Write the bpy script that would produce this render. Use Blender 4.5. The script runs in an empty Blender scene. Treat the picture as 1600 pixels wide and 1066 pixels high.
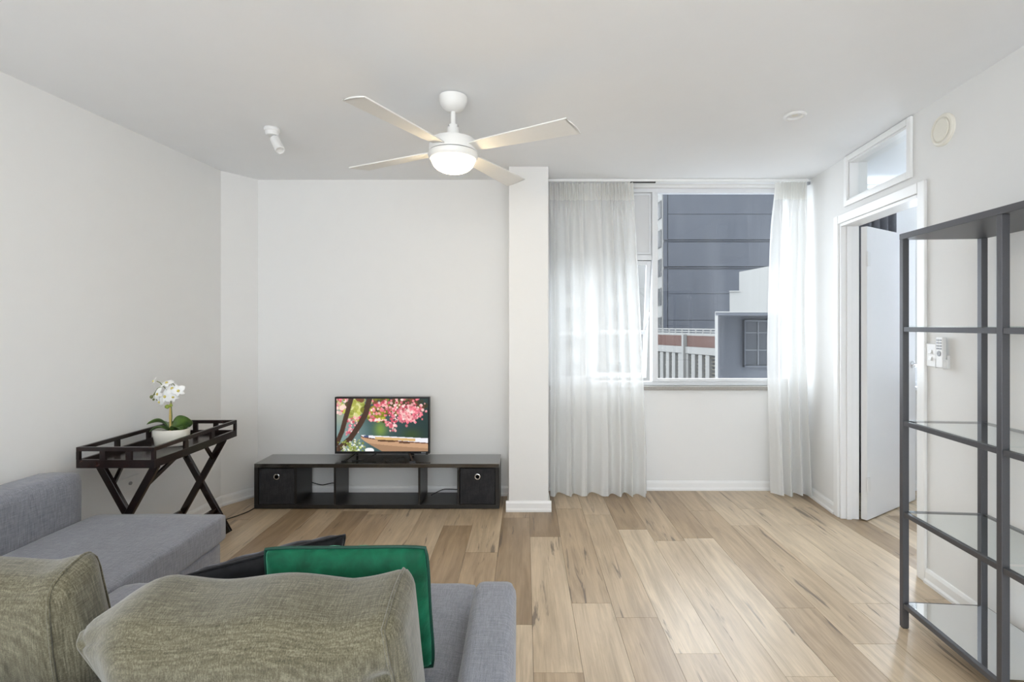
import bpy, bmesh, math, random
import numpy as np
from mathutils import Vector, Matrix, Euler, noise

random.seed(7)
rng = np.random.default_rng(11)
SC = bpy.context.scene
COL = SC.collection
R = math.radians

# ------------------------------------------------------------------ camera
F, CX, CY, CAMZ = 780.0, 820.0, 507.0, 1.33
cam = bpy.data.cameras.new('camera')
cam.sensor_width = 36.0
cam.lens = F / 1600 * 36
cam.shift_x = -(CX - 800) / 1600
cam.shift_y = -(533 - CY) / 1600
cam.clip_start = 0.05
cam.clip_end = 400
camo = bpy.data.objects.new('camera', cam)
camo.location = (0, 0, CAMZ)
camo.rotation_euler = (R(90), 0, 0)
COL.objects.link(camo)
SC.camera = camo

# ------------------------------------------------------------------ world, light, exposure
CEIL = 2.455
W = bpy.data.worlds.new('overcast_sky')
SC.world = W
W.use_nodes = True
bg = W.node_tree.nodes['Background']
bg.inputs[0].default_value = (0.87, 0.935, 1.0, 1)
bg.inputs[1].default_value = 5.5
SC.view_settings.view_transform = 'Standard'
SC.view_settings.look = 'None'
SC.view_settings.gamma = 1.0
SC.view_settings.use_curve_mapping = False
SC.view_settings.exposure = 0.24


def area(name, loc, rot, sx, sy, power, color, portal=False):
    l = bpy.data.lights.new(name, 'AREA')
    l.shape = 'RECTANGLE'
    l.size, l.size_y = sx, sy
    l.energy = power
    l.color = color
    if portal:
        l.cycles.is_portal = True
    o = bpy.data.objects.new(name, l)
    o.location = loc
    o.rotation_euler = rot
    COL.objects.link(o)
    return o


# fill lamp added behind the camera, and daylight of the bedroom window
area('rear_fill_light', (-0.35, -2.13, 1.30), (R(90), 0, 0), 3.3, 2.0, 18, (0.96, 0.98, 1.0))
area('bedroom_daylight', (3.25, 4.35, 1.62), (R(-90), 0, 0), 1.5, 1.6, 110, (0.80, 0.89, 1.0))
area('window_portal', (1.2, 4.22, 1.62), (R(-90), 0, 0), 2.1, 1.7, 1, (1, 1, 1), portal=True)


# ------------------------------------------------------------------ helpers
def P(px, py, y):
    """photograph pixel at depth y -> world point"""
    return Vector(((px - CX) / F * y, y, CAMZ - (py - CY) / F * y))


def PX(px, y):
    return (px - CX) / F * y


def PZ(py, y):
    return CAMZ - (py - CY) / F * y


class MB:
    def __init__(self):
        self.v, self.f = [], []

    def add(self, verts, faces, M=None):
        n = len(self.v)
        for p in verts:
            p = Vector(p)
            self.v.append(tuple(M @ p if M else p))
        self.f += [tuple(i + n for i in f) for f in faces]
        return self

    def box(self, lo, hi, M=None):
        x0, y0, z0 = lo
        x1, y1, z1 = hi
        vs = [(x0, y0, z0), (x1, y0, z0), (x1, y1, z0), (x0, y1, z0), (x0, y0, z1), (x1, y0, z1), (x1, y1, z1), (x0, y1, z1)]
        fs = [(0, 3, 2, 1), (4, 5, 6, 7), (0, 1, 5, 4), (1, 2, 6, 5), (2, 3, 7, 6), (3, 0, 4, 7)]
        return self.add(vs, fs, M)

    def bar(self, a, b, w, d, up=(0, 0, 1)):
        """square-section bar from a to b, w across, d in the 'up' direction"""
        a, b = Vector(a), Vector(b)
        t = (b - a).normalized()
        u = Vector(up)
        s = t.cross(u)
        if s.length < 1e-4:
            s = t.cross(Vector((1, 0, 0)))
        s.normalize()
        u = s.cross(t).normalized()
        vs = []
        for c in (a, b):
            for i, j in ((-1, -1), (1, -1), (1, 1), (-1, 1)):
                vs.append(c + s * (i * w / 2) + u * (j * d / 2))
        fs = [(3, 2, 1, 0), (4, 5, 6, 7), (0, 1, 5, 4), (1, 2, 6, 5), (2, 3, 7, 6), (3, 0, 4, 7)]
        return self.add(vs, fs)

    def lathe(self, prof, n=32, M=None):
        """profile [(r, z)] around z"""
        vs, fs = [], []
        for r, z in prof:
            for k in range(n):
                a = 2 * math.pi * k / n
                vs.append((r * math.cos(a), r * math.sin(a), z))
        for i in range(len(prof) - 1):
            for k in range(n):
                k2 = (k + 1) % n
                fs.append((i * n + k, i * n + k2, (i + 1) * n + k2, (i + 1) * n + k))
        if prof[0][0] > 1e-5:
            fs.append(tuple(range(n - 1, -1, -1)))
        if prof[-1][0] > 1e-5:
            m = (len(prof) - 1) * n
            fs.append(tuple(range(m, m + n)))
        return self.add(vs, fs, M)

    def cyl(self, a, b, r0, r1=None, n=16):
        a, b = Vector(a), Vector(b)
        r1 = r0 if r1 is None else r1
        q = (b - a).to_track_quat('Z', 'Y').to_matrix().to_4x4()
        return self.lathe([(r0, 0), (r1, (b - a).length)], n, Matrix.Translation(a) @ q)

    def tube(self, pts, r, n=8, closed=False):
        pts = [Vector(p) for p in pts]
        m = len(pts)
        vs, fs = [], []
        prev = None
        for i, p in enumerate(pts):
            t = (pts[(i + 1) % m] - pts[i - 1]) if closed else (pts[min(i + 1, m - 1)] - pts[max(i - 1, 0)])
            t.normalize()
            if prev is None:
                s = t.cross(Vector((0, 0, 1)))
                if s.length < 1e-3:
                    s = t.cross(Vector((1, 0, 0)))
            else:
                s = prev - t * prev.dot(t)
            s.normalize()
            prev = s
            u = t.cross(s)
            rr = r(i / (m - 1)) if callable(r) else r
            for k in range(n):
                a = 2 * math.pi * k / n
                vs.append(p + s * (rr * math.cos(a)) + u * (rr * math.sin(a)))
        for i in range(m if closed else m - 1):
            j = (i + 1) % m
            for k in range(n):
                k2 = (k + 1) % n
                fs.append((i * n + k, i * n + k2, j * n + k2, j * n + k))
        if not closed:
            fs.append(tuple(range(n - 1, -1, -1)))
            fs.append(tuple(range((m - 1) * n, m * n)))
        return self.add(vs, fs)

    def grid(self, fn, nu, nv):
        vs = [fn(i / nu, j / nv) for j in range(nv + 1) for i in range(nu + 1)]
        fs = []
        for j in range(nv):
            for i in range(nu):
                a = j * (nu + 1) + i
                fs.append((a, a + 1, a + nu + 2, a + nu + 1))
        return self.add(vs, fs)

    def prism(self, poly, h0, h1, M=None):
        n = len(poly)
        vs = [(x, y, h0) for x, y in poly] + [(x, y, h1) for x, y in poly]
        fs = [tuple(range(n - 1, -1, -1)), tuple(range(n, 2 * n))]
        for i in range(n):
            j = (i + 1) % n
            fs.append((i, j, n + j, n + i))
        return self.add(vs, fs, M)

    def mesh(self, name, m, smooth=None):
        me = bpy.data.meshes.new(name)
        me.from_pydata(self.v, [], self.f)
        me.validate()
        bm = bmesh.new()
        bm.from_mesh(me)
        bmesh.ops.recalc_face_normals(bm, faces=bm.faces)
        bm.to_mesh(me)
        bm.free()
        if m:
            me.materials.append(m)
        if smooth is not None:
            me.polygons.foreach_set('use_smooth', [True] * len(me.polygons))
            me.set_sharp_from_angle(angle=R(smooth))
        return me

    def build(self, name, m, parent=None, smooth=None, bevel=0, seg=2, loc=None, rot=None, label=None):
        if bevel:
            smooth = 40 if smooth is None else smooth
        o = bpy.data.objects.new(name, self.mesh(name, m, smooth if not bevel else None))
        COL.objects.link(o)
        if bevel:
            o.data.polygons.foreach_set('use_smooth', [True] * len(o.data.polygons))
            md = o.modifiers.new('bevel', 'BEVEL')
            md.width, md.segments, md.limit_method, md.angle_limit = bevel, seg, 'ANGLE', R(30)
            md.harden_normals = True
        if parent:
            o.parent = parent
        if loc:
            o.location = loc
        if rot:
            o.rotation_euler = rot
        if label:
            o['label'] = label
        return o


def tag(o, label, cat, group=None, kind=None):
    o['label'] = label
    o['category'] = cat
    if group:
        o['group'] = group
    if kind:
        o['kind'] = kind
    return o


def thing(name, label, cat, loc=(0, 0, 0), rot=(0, 0, 0), group=None, kind=None):
    o = bpy.data.objects.new(name, None)
    o.empty_display_size = 0.05
    COL.objects.link(o)
    o.location = loc
    o.rotation_euler = rot
    return tag(o, label, cat, group, kind)


# ------------------------------------------------------------------ materials
def lin(r, g, b):
    def c(u):
        u /= 255
        return u / 12.92 if u <= 0.04045 else ((u + 0.055) / 1.055) ** 2.4
    return (c(r), c(g), c(b), 1)


class NT:
    def __init__(self, name):
        self.m = bpy.data.materials.new(name)
        self.m.use_nodes = True
        self.t = self.m.node_tree
        self.b = self.t.nodes['Principled BSDF']
        self.out = self.t.nodes['Material Output']

    def n(self, typ, **kw):
        nd = self.t.nodes.new(typ)
        for k, v in kw.items():
            setattr(nd, k, v)
        return nd

    def l(self, a, b):
        self.t.links.new(a, b)

    def coord(self, scale=(1, 1, 1), rand=False, which='Object'):
        tc = self.n('ShaderNodeTexCoord')
        mp = self.n('ShaderNodeMapping')
        mp.inputs['Scale'].default_value = scale
        self.l(tc.outputs[which], mp.inputs[0])
        if rand:
            oi = self.n('ShaderNodeObjectInfo')
            mu = self.n('ShaderNodeVectorMath', operation='SCALE')
            mu.inputs[0].default_value = (37.0, 91.0, 53.0)
            self.l(oi.outputs['Random'], mu.inputs['Scale'])
            self.l(mu.outputs[0], mp.inputs['Location'])
        return mp.outputs[0]

    def noise(self, vec, scale, detail=3, rough=0.55, dist=0.0):
        nd = self.n('ShaderNodeTexNoise')
        nd.inputs['Scale'].default_value = scale
        nd.inputs['Detail'].default_value = detail
        nd.inputs['Roughness'].default_value = rough
        nd.inputs['Distortion'].default_value = dist
        self.l(vec, nd.inputs['Vector'])
        return nd.outputs['Fac']

    def ramp(self, fac, stops):
        nd = self.n('ShaderNodeValToRGB')
        el = nd.color_ramp.elements
        while len(el) < len(stops):
            el.new(0.5)
        for e, (p, c) in zip(el, stops):
            e.position = p
            e.color = c if len(c) == 4 else (*c, 1)
        self.l(fac, nd.inputs[0])
        return nd.outputs[0]

    def mix(self, fac, a, b, blend='MIX'):
        nd = self.n('ShaderNodeMix', data_type='RGBA', blend_type=blend)
        for s, v in ((nd.inputs[0], fac), (nd.inputs[6], a), (nd.inputs[7], b)):
            if isinstance(v, (int, float)):
                s.default_value = v
            elif isinstance(v, tuple):
                s.default_value = v
            else:
                self.l(v, s)
        return nd.outputs[2]

    def math(self, op, a, b=None):
        nd = self.n('ShaderNodeMath', operation=op)
        for s, v in ((nd.inputs[0], a), (nd.inputs[1], b)):
            if v is None:
                continue
            if isinstance(v, (int, float)):
                s.default_value = v
            else:
                self.l(v, s)
        return nd.outputs[0]

    def bump(self, h, strength, dist=0.002):
        nd = self.n('ShaderNodeBump')
        nd.inputs['Strength'].default_value = strength
        nd.inputs['Distance'].default_value = dist
        self.l(h, nd.inputs['Height'])
        self.l(nd.outputs[0], self.b.inputs['Normal'])

    def set(self, **kw):
        for k, v in kw.items():
            s = self.b.inputs[k.replace('_', ' ')]
            if hasattr(v, 'links') or hasattr(v, 'is_output'):
                self.l(v, s)
            else:
                s.default_value = v
        return self


def plain(name, col, rough=0.5, metal=0.0, nscale=60, var=0.06, bump=0.05, spec=0.5):
    """a plain finish: faint mottling and fine relief"""
    t = NT(name)
    v = t.coord()
    f = t.noise(v, nscale)
    lo = tuple(c * (1 - var) for c in col[:3]) + (1,)
    hi = tuple(min(1, c * (1 + var)) for c in col[:3]) + (1,)
    t.set(Base_Color=t.mix(f, lo, hi), Roughness=rough, Metallic=metal)
    t.b.inputs['Specular IOR Level'].default_value = spec
    if bump:
        t.bump(f, bump)
    return t.m


M = {}
M['wall'] = plain('painted_plaster', (0.80, 0.797, 0.783, 1), 0.75, nscale=9, var=0.012, bump=0.02, spec=0.25)
M['ceil'] = plain('ceiling_paint', (0.89, 0.90, 0.91, 1), 0.85, nscale=7, var=0.012, bump=0.02, spec=0.2)
M['trim'] = plain('gloss_white_paint', (0.86, 0.86, 0.85, 1), 0.28, nscale=25, var=0.01, bump=0.02)
M['door'] = plain('door_white_paint', (0.84, 0.84, 0.845, 1), 0.33, nscale=12, var=0.01, bump=0.02)
M['alu'] = plain('window_frame_paint', (0.74, 0.75, 0.76, 1), 0.35, nscale=40, var=0.03)
M['sill'] = plain('stone_sill', (0.34, 0.32, 0.29, 1), 0.5, nscale=160, var=0.35)
M['panel'] = plain('infill_panel', (0.66, 0.66, 0.66, 1), 0.5, nscale=10, var=0.02)
M['fanwhite'] = plain('fan_white', (0.84, 0.83, 0.80, 1), 0.35, nscale=40, var=0.01, bump=0)
M['blade'] = plain('fan_blade_white', (0.80, 0.79, 0.76, 1), 0.45, nscale=40, var=0.015, bump=0)
M['darkgap'] = plain('dark_gap', (0.05, 0.05, 0.05, 1), 0.7, bump=0)
M['cream'] = plain('cream_plastic', (0.80, 0.77, 0.68, 1), 0.5, nscale=80, var=0.02)
M['plastic'] = plain('white_plastic', (0.80, 0.80, 0.79, 1), 0.35, nscale=80, var=0.01, bump=0)
M['greyplastic'] = plain('grey_plastic', (0.30, 0.31, 0.33, 1), 0.4, bump=0)
M['black'] = plain('black_laminate', (0.018, 0.017, 0.017, 1), 0.32, nscale=30, var=0.25, bump=0.04)
M['blacktop'] = plain('black_laminate_top', (0.020, 0.019, 0.018, 1), 0.30, nscale=30, var=0.2, bump=0.05, spec=0.9)
M['blacktop'].node_tree.nodes['Principled BSDF'].inputs['Roughness'].default_value = 0.2
M['blacktop'].node_tree.nodes['Principled BSDF'].inputs['Coat Weight'].default_value = 1.0
M['blacktop'].node_tree.nodes['Principled BSDF'].inputs['Coat Roughness'].default_value = 0.12
M['blacktop'].node_tree.nodes['Principled BSDF'].inputs['Coat IOR'].default_value = 1.7
M['tvblack'] = plain('tv_black', (0.010, 0.010, 0.011, 1), 0.35, bump=0)
M['cable'] = plain('cable_black', (0.012, 0.012, 0.012, 1), 0.5, bump=0)
M['chrome'] = plain('chrome', (0.75, 0.75, 0.75, 1), 0.16, 1.0, bump=0)
M['steel'] = plain('shelf_steel', (0.10, 0.10, 0.108, 1), 0.40, 0.5, nscale=120, var=0.08)
M['pot'] = plain('pot_ceramic', (0.78, 0.75, 0.66, 1), 0.45, nscale=50, var=0.03)
M['soil'] = plain('moss', (0.07, 0.06, 0.03, 1), 0.9, nscale=200, var=0.6, bump=0.6)
M['petal'] = plain('orchid_petal', (0.90, 0.90, 0.88, 1), 0.5, nscale=90, var=0.03)
M['yellow'] = plain('orchid_centre', (0.72, 0.60, 0.16, 1), 0.5, nscale=200, var=0.3)
M['stem'] = plain('bamboo_stake', (0.62, 0.45, 0.14, 1), 0.5, nscale=120, var=0.2)
M['stemgreen'] = plain('orchid_stem', (0.16, 0.19, 0.06, 1), 0.5, nscale=100, var=0.3)
M['bud'] = plain('orchid_bud', (0.30, 0.38, 0.06, 1), 0.5, nscale=100, var=0.3)


def leaf_mat():
    t = NT('orchid_leaf')
    v = t.coord((1, 1, 1))
    f = t.noise(v, 18, 2)
    t.set(Base_Color=t.ramp(f, [(0.3, (0.030, 0.075, 0.025)), (0.7, (0.13, 0.22, 0.05))]), Roughness=0.32)
    return t.m


M['leaf'] = leaf_mat()


def wood_floor():
    t = NT('oak_plank')
    v = t.coord((1, 1, 1), rand=True)
    stretch = t.n('ShaderNodeMapping')
    stretch.inputs['Scale'].default_value = (9, 0.9, 1)
    t.l(v, stretch.inputs[0])
    g1 = t.noise(stretch.outputs[0], 2.2, 5, 0.6, 0.8)
    fine = t.n('ShaderNodeMapping')
    fine.inputs['Scale'].default_value = (90, 2.2, 1)
    t.l(v, fine.inputs[0])
    g2 = t.noise(fine.outputs[0], 2.0, 4, 0.6)
    blot = t.noise(v, 2.6, 3, 0.5)
    at = t.n('ShaderNodeAttribute', attribute_type='OBJECT', attribute_name='tone')
    tone = t.ramp(at.outputs['Fac'], [(0.0, (0.34, 0.235, 0.135)), (0.35, (0.53, 0.39, 0.245)), (0.7, (0.67, 0.525, 0.355)), (1.0, (0.74, 0.60, 0.425))])
    c = t.mix(1.0, tone, t.ramp(g1, [(0.32, (0.70, 0.68, 0.65)), (0.62, (1.0, 1.0, 1.0))]), 'MULTIPLY')
    c = t.mix(0.5, c, t.ramp(g2, [(0.3, (0.72, 0.70, 0.68)), (0.62, (1.0, 1.0, 1.0))]), 'MULTIPLY')
    c = t.mix(0.6, c, t.ramp(blot, [(0.35, (0.82, 0.80, 0.80)), (0.7, (1.0, 1.0, 1.0))]), 'MULTIPLY')
    # spalted dark cracks along the grain
    cr = t.n('ShaderNodeMapping')
    cr.inputs['Scale'].default_value = (20, 1.5, 1)
    t.l(v, cr.inputs[0])
    cf = t.noise(cr.outputs[0], 1.25, 4, 0.62, 0.5)
    c = t.mix(t.ramp(cf, [(0.615, (0, 0, 0)), (0.68, (0.8, 0.8, 0.8))]), c, (0.12, 0.085, 0.06, 1))
    t.set(Base_Color=c, Roughness=t.math('MULTIPLY_ADD', g2, 0.12))
    t.b.inputs['Specular IOR Level'].default_value = 0.55
    mm = t.b.inputs['Roughness'].links[0].from_node
    mm.inputs[2].default_value = 0.27
    t.bump(g2, 0.06, 0.001)
    return t.m


M['plank'] = wood_floor()
M['slab'] = plain('floor_underlay', (0.10, 0.08, 0.06, 1), 0.9)


def dark_wood():
    t = NT('mahogany_stain')
    v = t.coord((14, 14, 14))
    f = t.noise(v, 1.6, 4, 0.6, 1.5)
    t.set(Base_Color=t.ramp(f, [(0.35, (0.008, 0.006, 0.006)), (0.62, (0.020, 0.010, 0.009)), (0.85, (0.06, 0.018, 0.012))]), Roughness=0.22)
    return t.m


M['mahogany'] = dark_wood()


def fabric(name, a, b, c3, scale=1.0, rough=0.9, sheen=0.25, bump=0.35, wrinkle=0.25):
    """woven upholstery: slubby warp and weft threads"""
    t = NT(name)
    v = t.coord()
    th = []
    for s in ((260, 16, 260), (16, 260, 16), (260, 260, 14)):
        mp = t.n('ShaderNodeMapping')
        mp.inputs['Scale'].default_value = tuple(q * scale for q in s)
        t.l(v, mp.inputs[0])
        th.append(t.noise(mp.outputs[0], 1.0, 2, 0.6))
    s1 = t.math('ADD', th[0], t.math('ADD', th[1], th[2]))
    s1 = t.math('MULTIPLY', s1, 0.3333)
    col = t.ramp(s1, [(0.36, a), (0.5, b), (0.63, c3)])
    big = t.noise(v, 7, 3)
    col = t.mix(0.5, col, t.ramp(big, [(0.3, (0.84, 0.84, 0.84)), (0.7, (1, 1, 1))]), 'MULTIPLY')
    t.set(Base_Color=col, Roughness=rough)
    t.b.inputs['Specular IOR Level'].default_value = 0.15
    t.b.inputs['Sheen Weight'].default_value = sheen
    wv = t.noise(v, 11, 2)
    h = t.math('ADD', s1, t.math('MULTIPLY', wv, wrinkle * 10))
    t.bump(h, bump, 0.002)
    return t.m


M['sofa'] = fabric('grey_upholstery', (0.17, 0.178, 0.208), (0.25, 0.258, 0.295), (0.34, 0.348, 0.39), scale=1.5, wrinkle=0.12)
M['cushion'] = fabric('shaded_weave', (0.052, 0.046, 0.026), (0.112, 0.100, 0.062), (0.20, 0.182, 0.125), scale=1.5, sheen=0.4, wrinkle=0.12)  # shaded tone of the grey sofa fabric put into the base colour
M['bin'] = fabric('charcoal_felt', (0.016, 0.016, 0.018), (0.030, 0.030, 0.033), (0.055, 0.055, 0.06), scale=0.9, sheen=0.1)


def velvet(name, a, b, sheen_col):
    t = NT(name)
    v = t.coord()
    f = t.noise(v, 14, 4, 0.6, 0.6)
    t.set(Base_Color=t.ramp(f, [(0.3, a), (0.7, b)]), Roughness=0.6)
    t.b.inputs['Sheen Weight'].default_value = 0.8
    t.b.inputs['Sheen Roughness'].default_value = 0.4
    t.b.inputs['Sheen Tint'].default_value = sheen_col
    t.b.inputs['Specular IOR Level'].default_value = 0.2
    t.bump(t.noise(v, 24, 3), 0.35, 0.006)
    return t.m


M['green'] = velvet('green_velvet', (0.003, 0.055, 0.026), (0.008, 0.16, 0.078), (0.2, 0.8, 0.5, 1))
M['greenpipe'] = plain('green_piping', (0.004, 0.055, 0.035, 1), 0.6, nscale=300, var=0.3)
M['satin'] = velvet('black_velvet', (0.006, 0.006, 0.007), (0.022, 0.022, 0.025), (0.35, 0.35, 0.4, 1))


def glass(name, tint=(1, 1, 1, 1), dirt=0.0, refl=1.0):
    """thin pane: clear with Fresnel reflection, and dried rain spots where dirt > 0"""
    t = NT(name)
    t.t.nodes.remove(t.b)
    tr = t.n('ShaderNodeBsdfTransparent')
    tr.inputs[0].default_value = tint
    gl = t.n('ShaderNodeBsdfGlossy')
    gl.inputs['Roughness'].default_value = 0.01
    gl.inputs[0].default_value = (refl, refl, refl, 1)
    fr = t.n('ShaderNodeFresnel')
    fr.inputs['IOR'].default_value = 1.5
    mx = t.n('ShaderNodeMixShader')
    ge = t.n('ShaderNodeNewGeometry')
    t.l(t.math('MULTIPLY', fr.outputs[0], t.math('SUBTRACT', 1.0, ge.outputs['Backfacing'])), mx.inputs[0])
    t.l(tr.outputs[0], mx.inputs[1])
    t.l(gl.outputs[0], mx.inputs[2])
    last = mx.outputs[0]
    if dirt:
        v = t.coord()
        vo = t.n('ShaderNodeTexVoronoi')
        vo.inputs['Scale'].default_value = 24
        t.l(v, vo.inputs['Vector'])
        spot = t.ramp(vo.outputs['Distance'], [(0.07, (1, 1, 1)), (0.13, (0, 0, 0))])
        patch = t.ramp(t.noise(v, 2.3, 3), [(0.55, (0, 0, 0)), (0.66, (1, 1, 1))])
        sm = t.n('ShaderNodeMapping')
        sm.inputs['Scale'].default_value = (5, 5, 0.8)
        t.l(v, sm.inputs[0])
        smear = t.ramp(t.noise(sm.outputs[0], 2.0, 4), [(0.45, (0, 0, 0)), (0.85, (0.10, 0.10, 0.10))])
        f = t.math('MULTIPLY', t.math('ADD', t.math('MULTIPLY', spot, patch), smear), dirt)
        df = t.n('ShaderNodeBsdfDiffuse')
        df.inputs[0].default_value = (0.8, 0.8, 0.8, 1)
        tl = t.n('ShaderNodeBsdfTranslucent')
        tl.inputs[0].default_value = (0.8, 0.8, 0.8, 1)
        m1 = t.n('ShaderNodeMixShader')
        t.l(df.outputs[0], m1.inputs[1])
        t.l(tl.outputs[0], m1.inputs[2])
        m2 = t.n('ShaderNodeMixShader')
        t.l(f, m2.inputs[0])
        t.l(last, m2.inputs[1])
        t.l(m1.outputs[0], m2.inputs[2])
        last = m2.outputs[0]
    t.l(last, t.out.inputs['Surface'])
    return t.m


M['pane'] = glass('window_glass', (0.96, 0.97, 0.98, 1), dirt=0.17)
M['clearpane'] = glass('transom_glass', (0.97, 0.98, 0.98, 1))
M['mirror'] = plain('mirror_glass', (0.82, 0.84, 0.85, 1), 0.03, 1.0, bump=0, var=0.0)
M['shelfglass'] = glass('shelf_glass', (0.93, 0.955, 0.955, 1))


def sheer(name, opac, col):
    t = NT(name)
    t.t.nodes.remove(t.b)
    v = t.coord((500, 500, 500))
    f = t.noise(v, 1.0, 1)
    fac = t.math('ADD', t.math('MULTIPLY', f, 0.16), opac - 0.08)
    tr = t.n('ShaderNodeBsdfTransparent')
    df = t.n('ShaderNodeBsdfDiffuse')
    df.inputs[0].default_value = col
    tl = t.n('ShaderNodeBsdfTranslucent')
    tl.inputs[0].default_value = col
    m1 = t.n('ShaderNodeMixShader')
    m1.inputs[0].default_value = 0.34
    t.l(df.outputs[0], m1.inputs[1])
    t.l(tl.outputs[0], m1.inputs[2])
    m2 = t.n('ShaderNodeMixShader')
    t.l(fac, m2.inputs[0])
    t.l(tr.outputs[0], m2.inputs[1])
    t.l(m1.outputs[0], m2.inputs[2])
    t.l(m2.outputs[0], t.out.inputs['Surface'])
    return t.m


M['sheer'] = sheer('sheer_voile', 0.75, (0.90, 0.90, 0.885, 1))
M['heading'] = sheer('curtain_heading', 0.90, (0.86, 0.855, 0.82, 1))
M['greycurtain'] = plain('grey_curtain_cloth', (0.22, 0.22, 0.24, 1), 0.9, nscale=60, var=0.15)


def emit(name, col, strength):
    t = NT(name)
    t.b.inputs['Base Color'].default_value = (0.9, 0.88, 0.84, 1)
    t.b.inputs['Emission Color'].default_value = col
    t.b.inputs['Emission Strength'].default_value = strength
    t.b.inputs['Roughness'].default_value = 0.4
    return t.m


M['lamp'] = emit('lit_opal_glass', (1.0, 0.77, 0.46, 1), 36.0)

# ------------------------------------------------------------------ the setting
WY = 4.005      # window wall
TY = 3.88       # wall behind the television
PY = 3.553      # pillar face
REAR = -2.2
A_L0, A_L1 = (-2.33 - 0.0738 * (2.216 - REAR), REAR), (-2.224, 3.653)
A_C1 = (-2.075, TY)


def lwx(y):
    return -2.33 + 0.0738 * (y - 2.216)


def wall_strip(name, a, b, t, z0, z1, mat, side):
    """a straight wall from a to b, thickness t on the far side (side=+1: left of a->b)"""
    a, b = Vector((*a, 0)), Vector((*b, 0))
    d = (b - a).normalized()
    n = Vector((-d.y, d.x, 0)) * side * t
    m = MB()
    vs = [a, b, b + n, a + n]
    m.add([(*v.xy, z0) for v in vs] + [(*v.xy, z1) for v in vs],
          [(0, 3, 2, 1), (4, 5, 6, 7), (0, 1, 5, 4), (1, 2, 6, 5), (2, 3, 7, 6), (3, 0, 4, 7)])
    return m.build(name, mat)


o = wall_strip('wall_left', A_L0, A_L1, 0.15, 0, CEIL, M['wall'], 1)
tag(o, 'long plain white wall along the left behind the sofa', 'wall', kind='structure')
o = wall_strip('wall_corner', A_L1, A_C1, 0.15, 0, CEIL, M['wall'], 1)
tag(o, 'narrow angled white wall strip in the left corner', 'wall', kind='structure')
o = MB().box((A_C1[0], TY, 0), (-0.10, TY + 0.15, CEIL)).build('wall_back', M['wall'])
tag(o, 'plain warm white wall behind the television', 'wall', kind='structure')
PX0, PX1 = -0.114, 0.1686
o = MB().box((PX0, PY, 0), (PX1, WY + 0.2, CEIL)).build('wall_pillar', M['wall'], bevel=0.004)
tag(o, 'square white pillar beside the left curtain', 'pillar', kind='structure')

# right wall, turned about six degrees, with the doorway and the transom opening
TH = math.atan(0.109)
RWM = Matrix.Translation((2.174 - 0.109 * 3.489, 0, 0)) @ Matrix.Rotation(-TH, 4, 'Z')  # local +y runs along the wall, -x faces the room
CO = math.cos(TH)


def S(y):      # world depth -> distance along the right wall
    return y / CO


D0, D1, DH = S(2.627), S(3.435), 2.02
T0, T1, TZ0, TZ1 = S(2.715), S(3.322), 2.155, 2.415
WT = 0.11
m = MB()
s_end = S(WY) - 0.002
for (s0, s1, z0, z1) in ((S(REAR), D0, 0, DH), (D1, s_end, 0, DH), (S(REAR), s_end, DH, TZ0),
                         (S(REAR), T0, TZ0, TZ1), (T1, s_end, TZ0, TZ1), (S(REAR), s_end, TZ1, CEIL)):
    m.box((0, s0, z0), (WT, s1, z1), RWM)
o = m.build('wall_right', M['wall'])
tag(o, 'white wall on the right with doorway and small transom window', 'wall', kind='structure')

# window wall: main window and bedroom window openings
WX0, WX1, WZ0, WZ1 = 0.20, 2.17, 0.835, 2.43
BX0, BX1 = 2.52, 4.0
m = MB()
Y0, Y1 = WY, WY + 0.2
m.box((PX1, Y0, 0), (5.0, Y1, WZ0 - 0.03))
m.box((PX1, Y0, WZ1), (5.0, Y1, CEIL))
m.box((PX1, Y0, WZ0 - 0.03), (WX0, Y1, WZ1))
m.box((WX1, Y0, WZ0 - 0.03), (BX0, Y1, WZ1))
m.box((BX1, Y0, WZ0 - 0.03), (5.0, Y1, WZ1))
o = m.build('wall_window', M['wall'])
tag(o, 'white wall below and around the large window', 'wall', kind='structure')
# rear wall with an opening made for the fill lamp, bedroom walls
m = MB()
RX0, RX1 = A_L0[0] - 0.2, 1.75
m.box((RX0, REAR - 0.15, 0), (-2.05, REAR, CEIL))
m.box((1.35, REAR - 0.15, 0), (RX1, REAR, CEIL))
m.box((-2.05, REAR - 0.15, 0), (1.35, REAR, 0.25))
m.box((-2.05, REAR - 0.15, 2.35), (1.35, REAR, CEIL))
o = m.build('wall_rear', M['wall'])
tag(o, 'white wall behind the camera with an opening for the added fill lamp', 'wall', kind='structure')
o = MB().box((5.0, 1.0, 0), (5.12, Y1, CEIL)).build('wall_bedroom', M['wall'])
tag(o, 'white far wall of the bedroom seen through the doorway', 'wall', kind='structure')
o = MB().box((2.12, 1.0, 0), (5.0, 1.12, CEIL)).build('wall_bedroom_near', M['wall'])
tag(o, 'white near wall of the bedroom beside the doorway', 'wall', kind='structure')
o = MB().box((-3.0, REAR - 0.15, CEIL), (5.12, Y1, CEIL + 0.12)).build('ceiling', M['ceil'])
tag(o, 'flat white ceiling over the whole room', 'ceiling', kind='structure')

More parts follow.
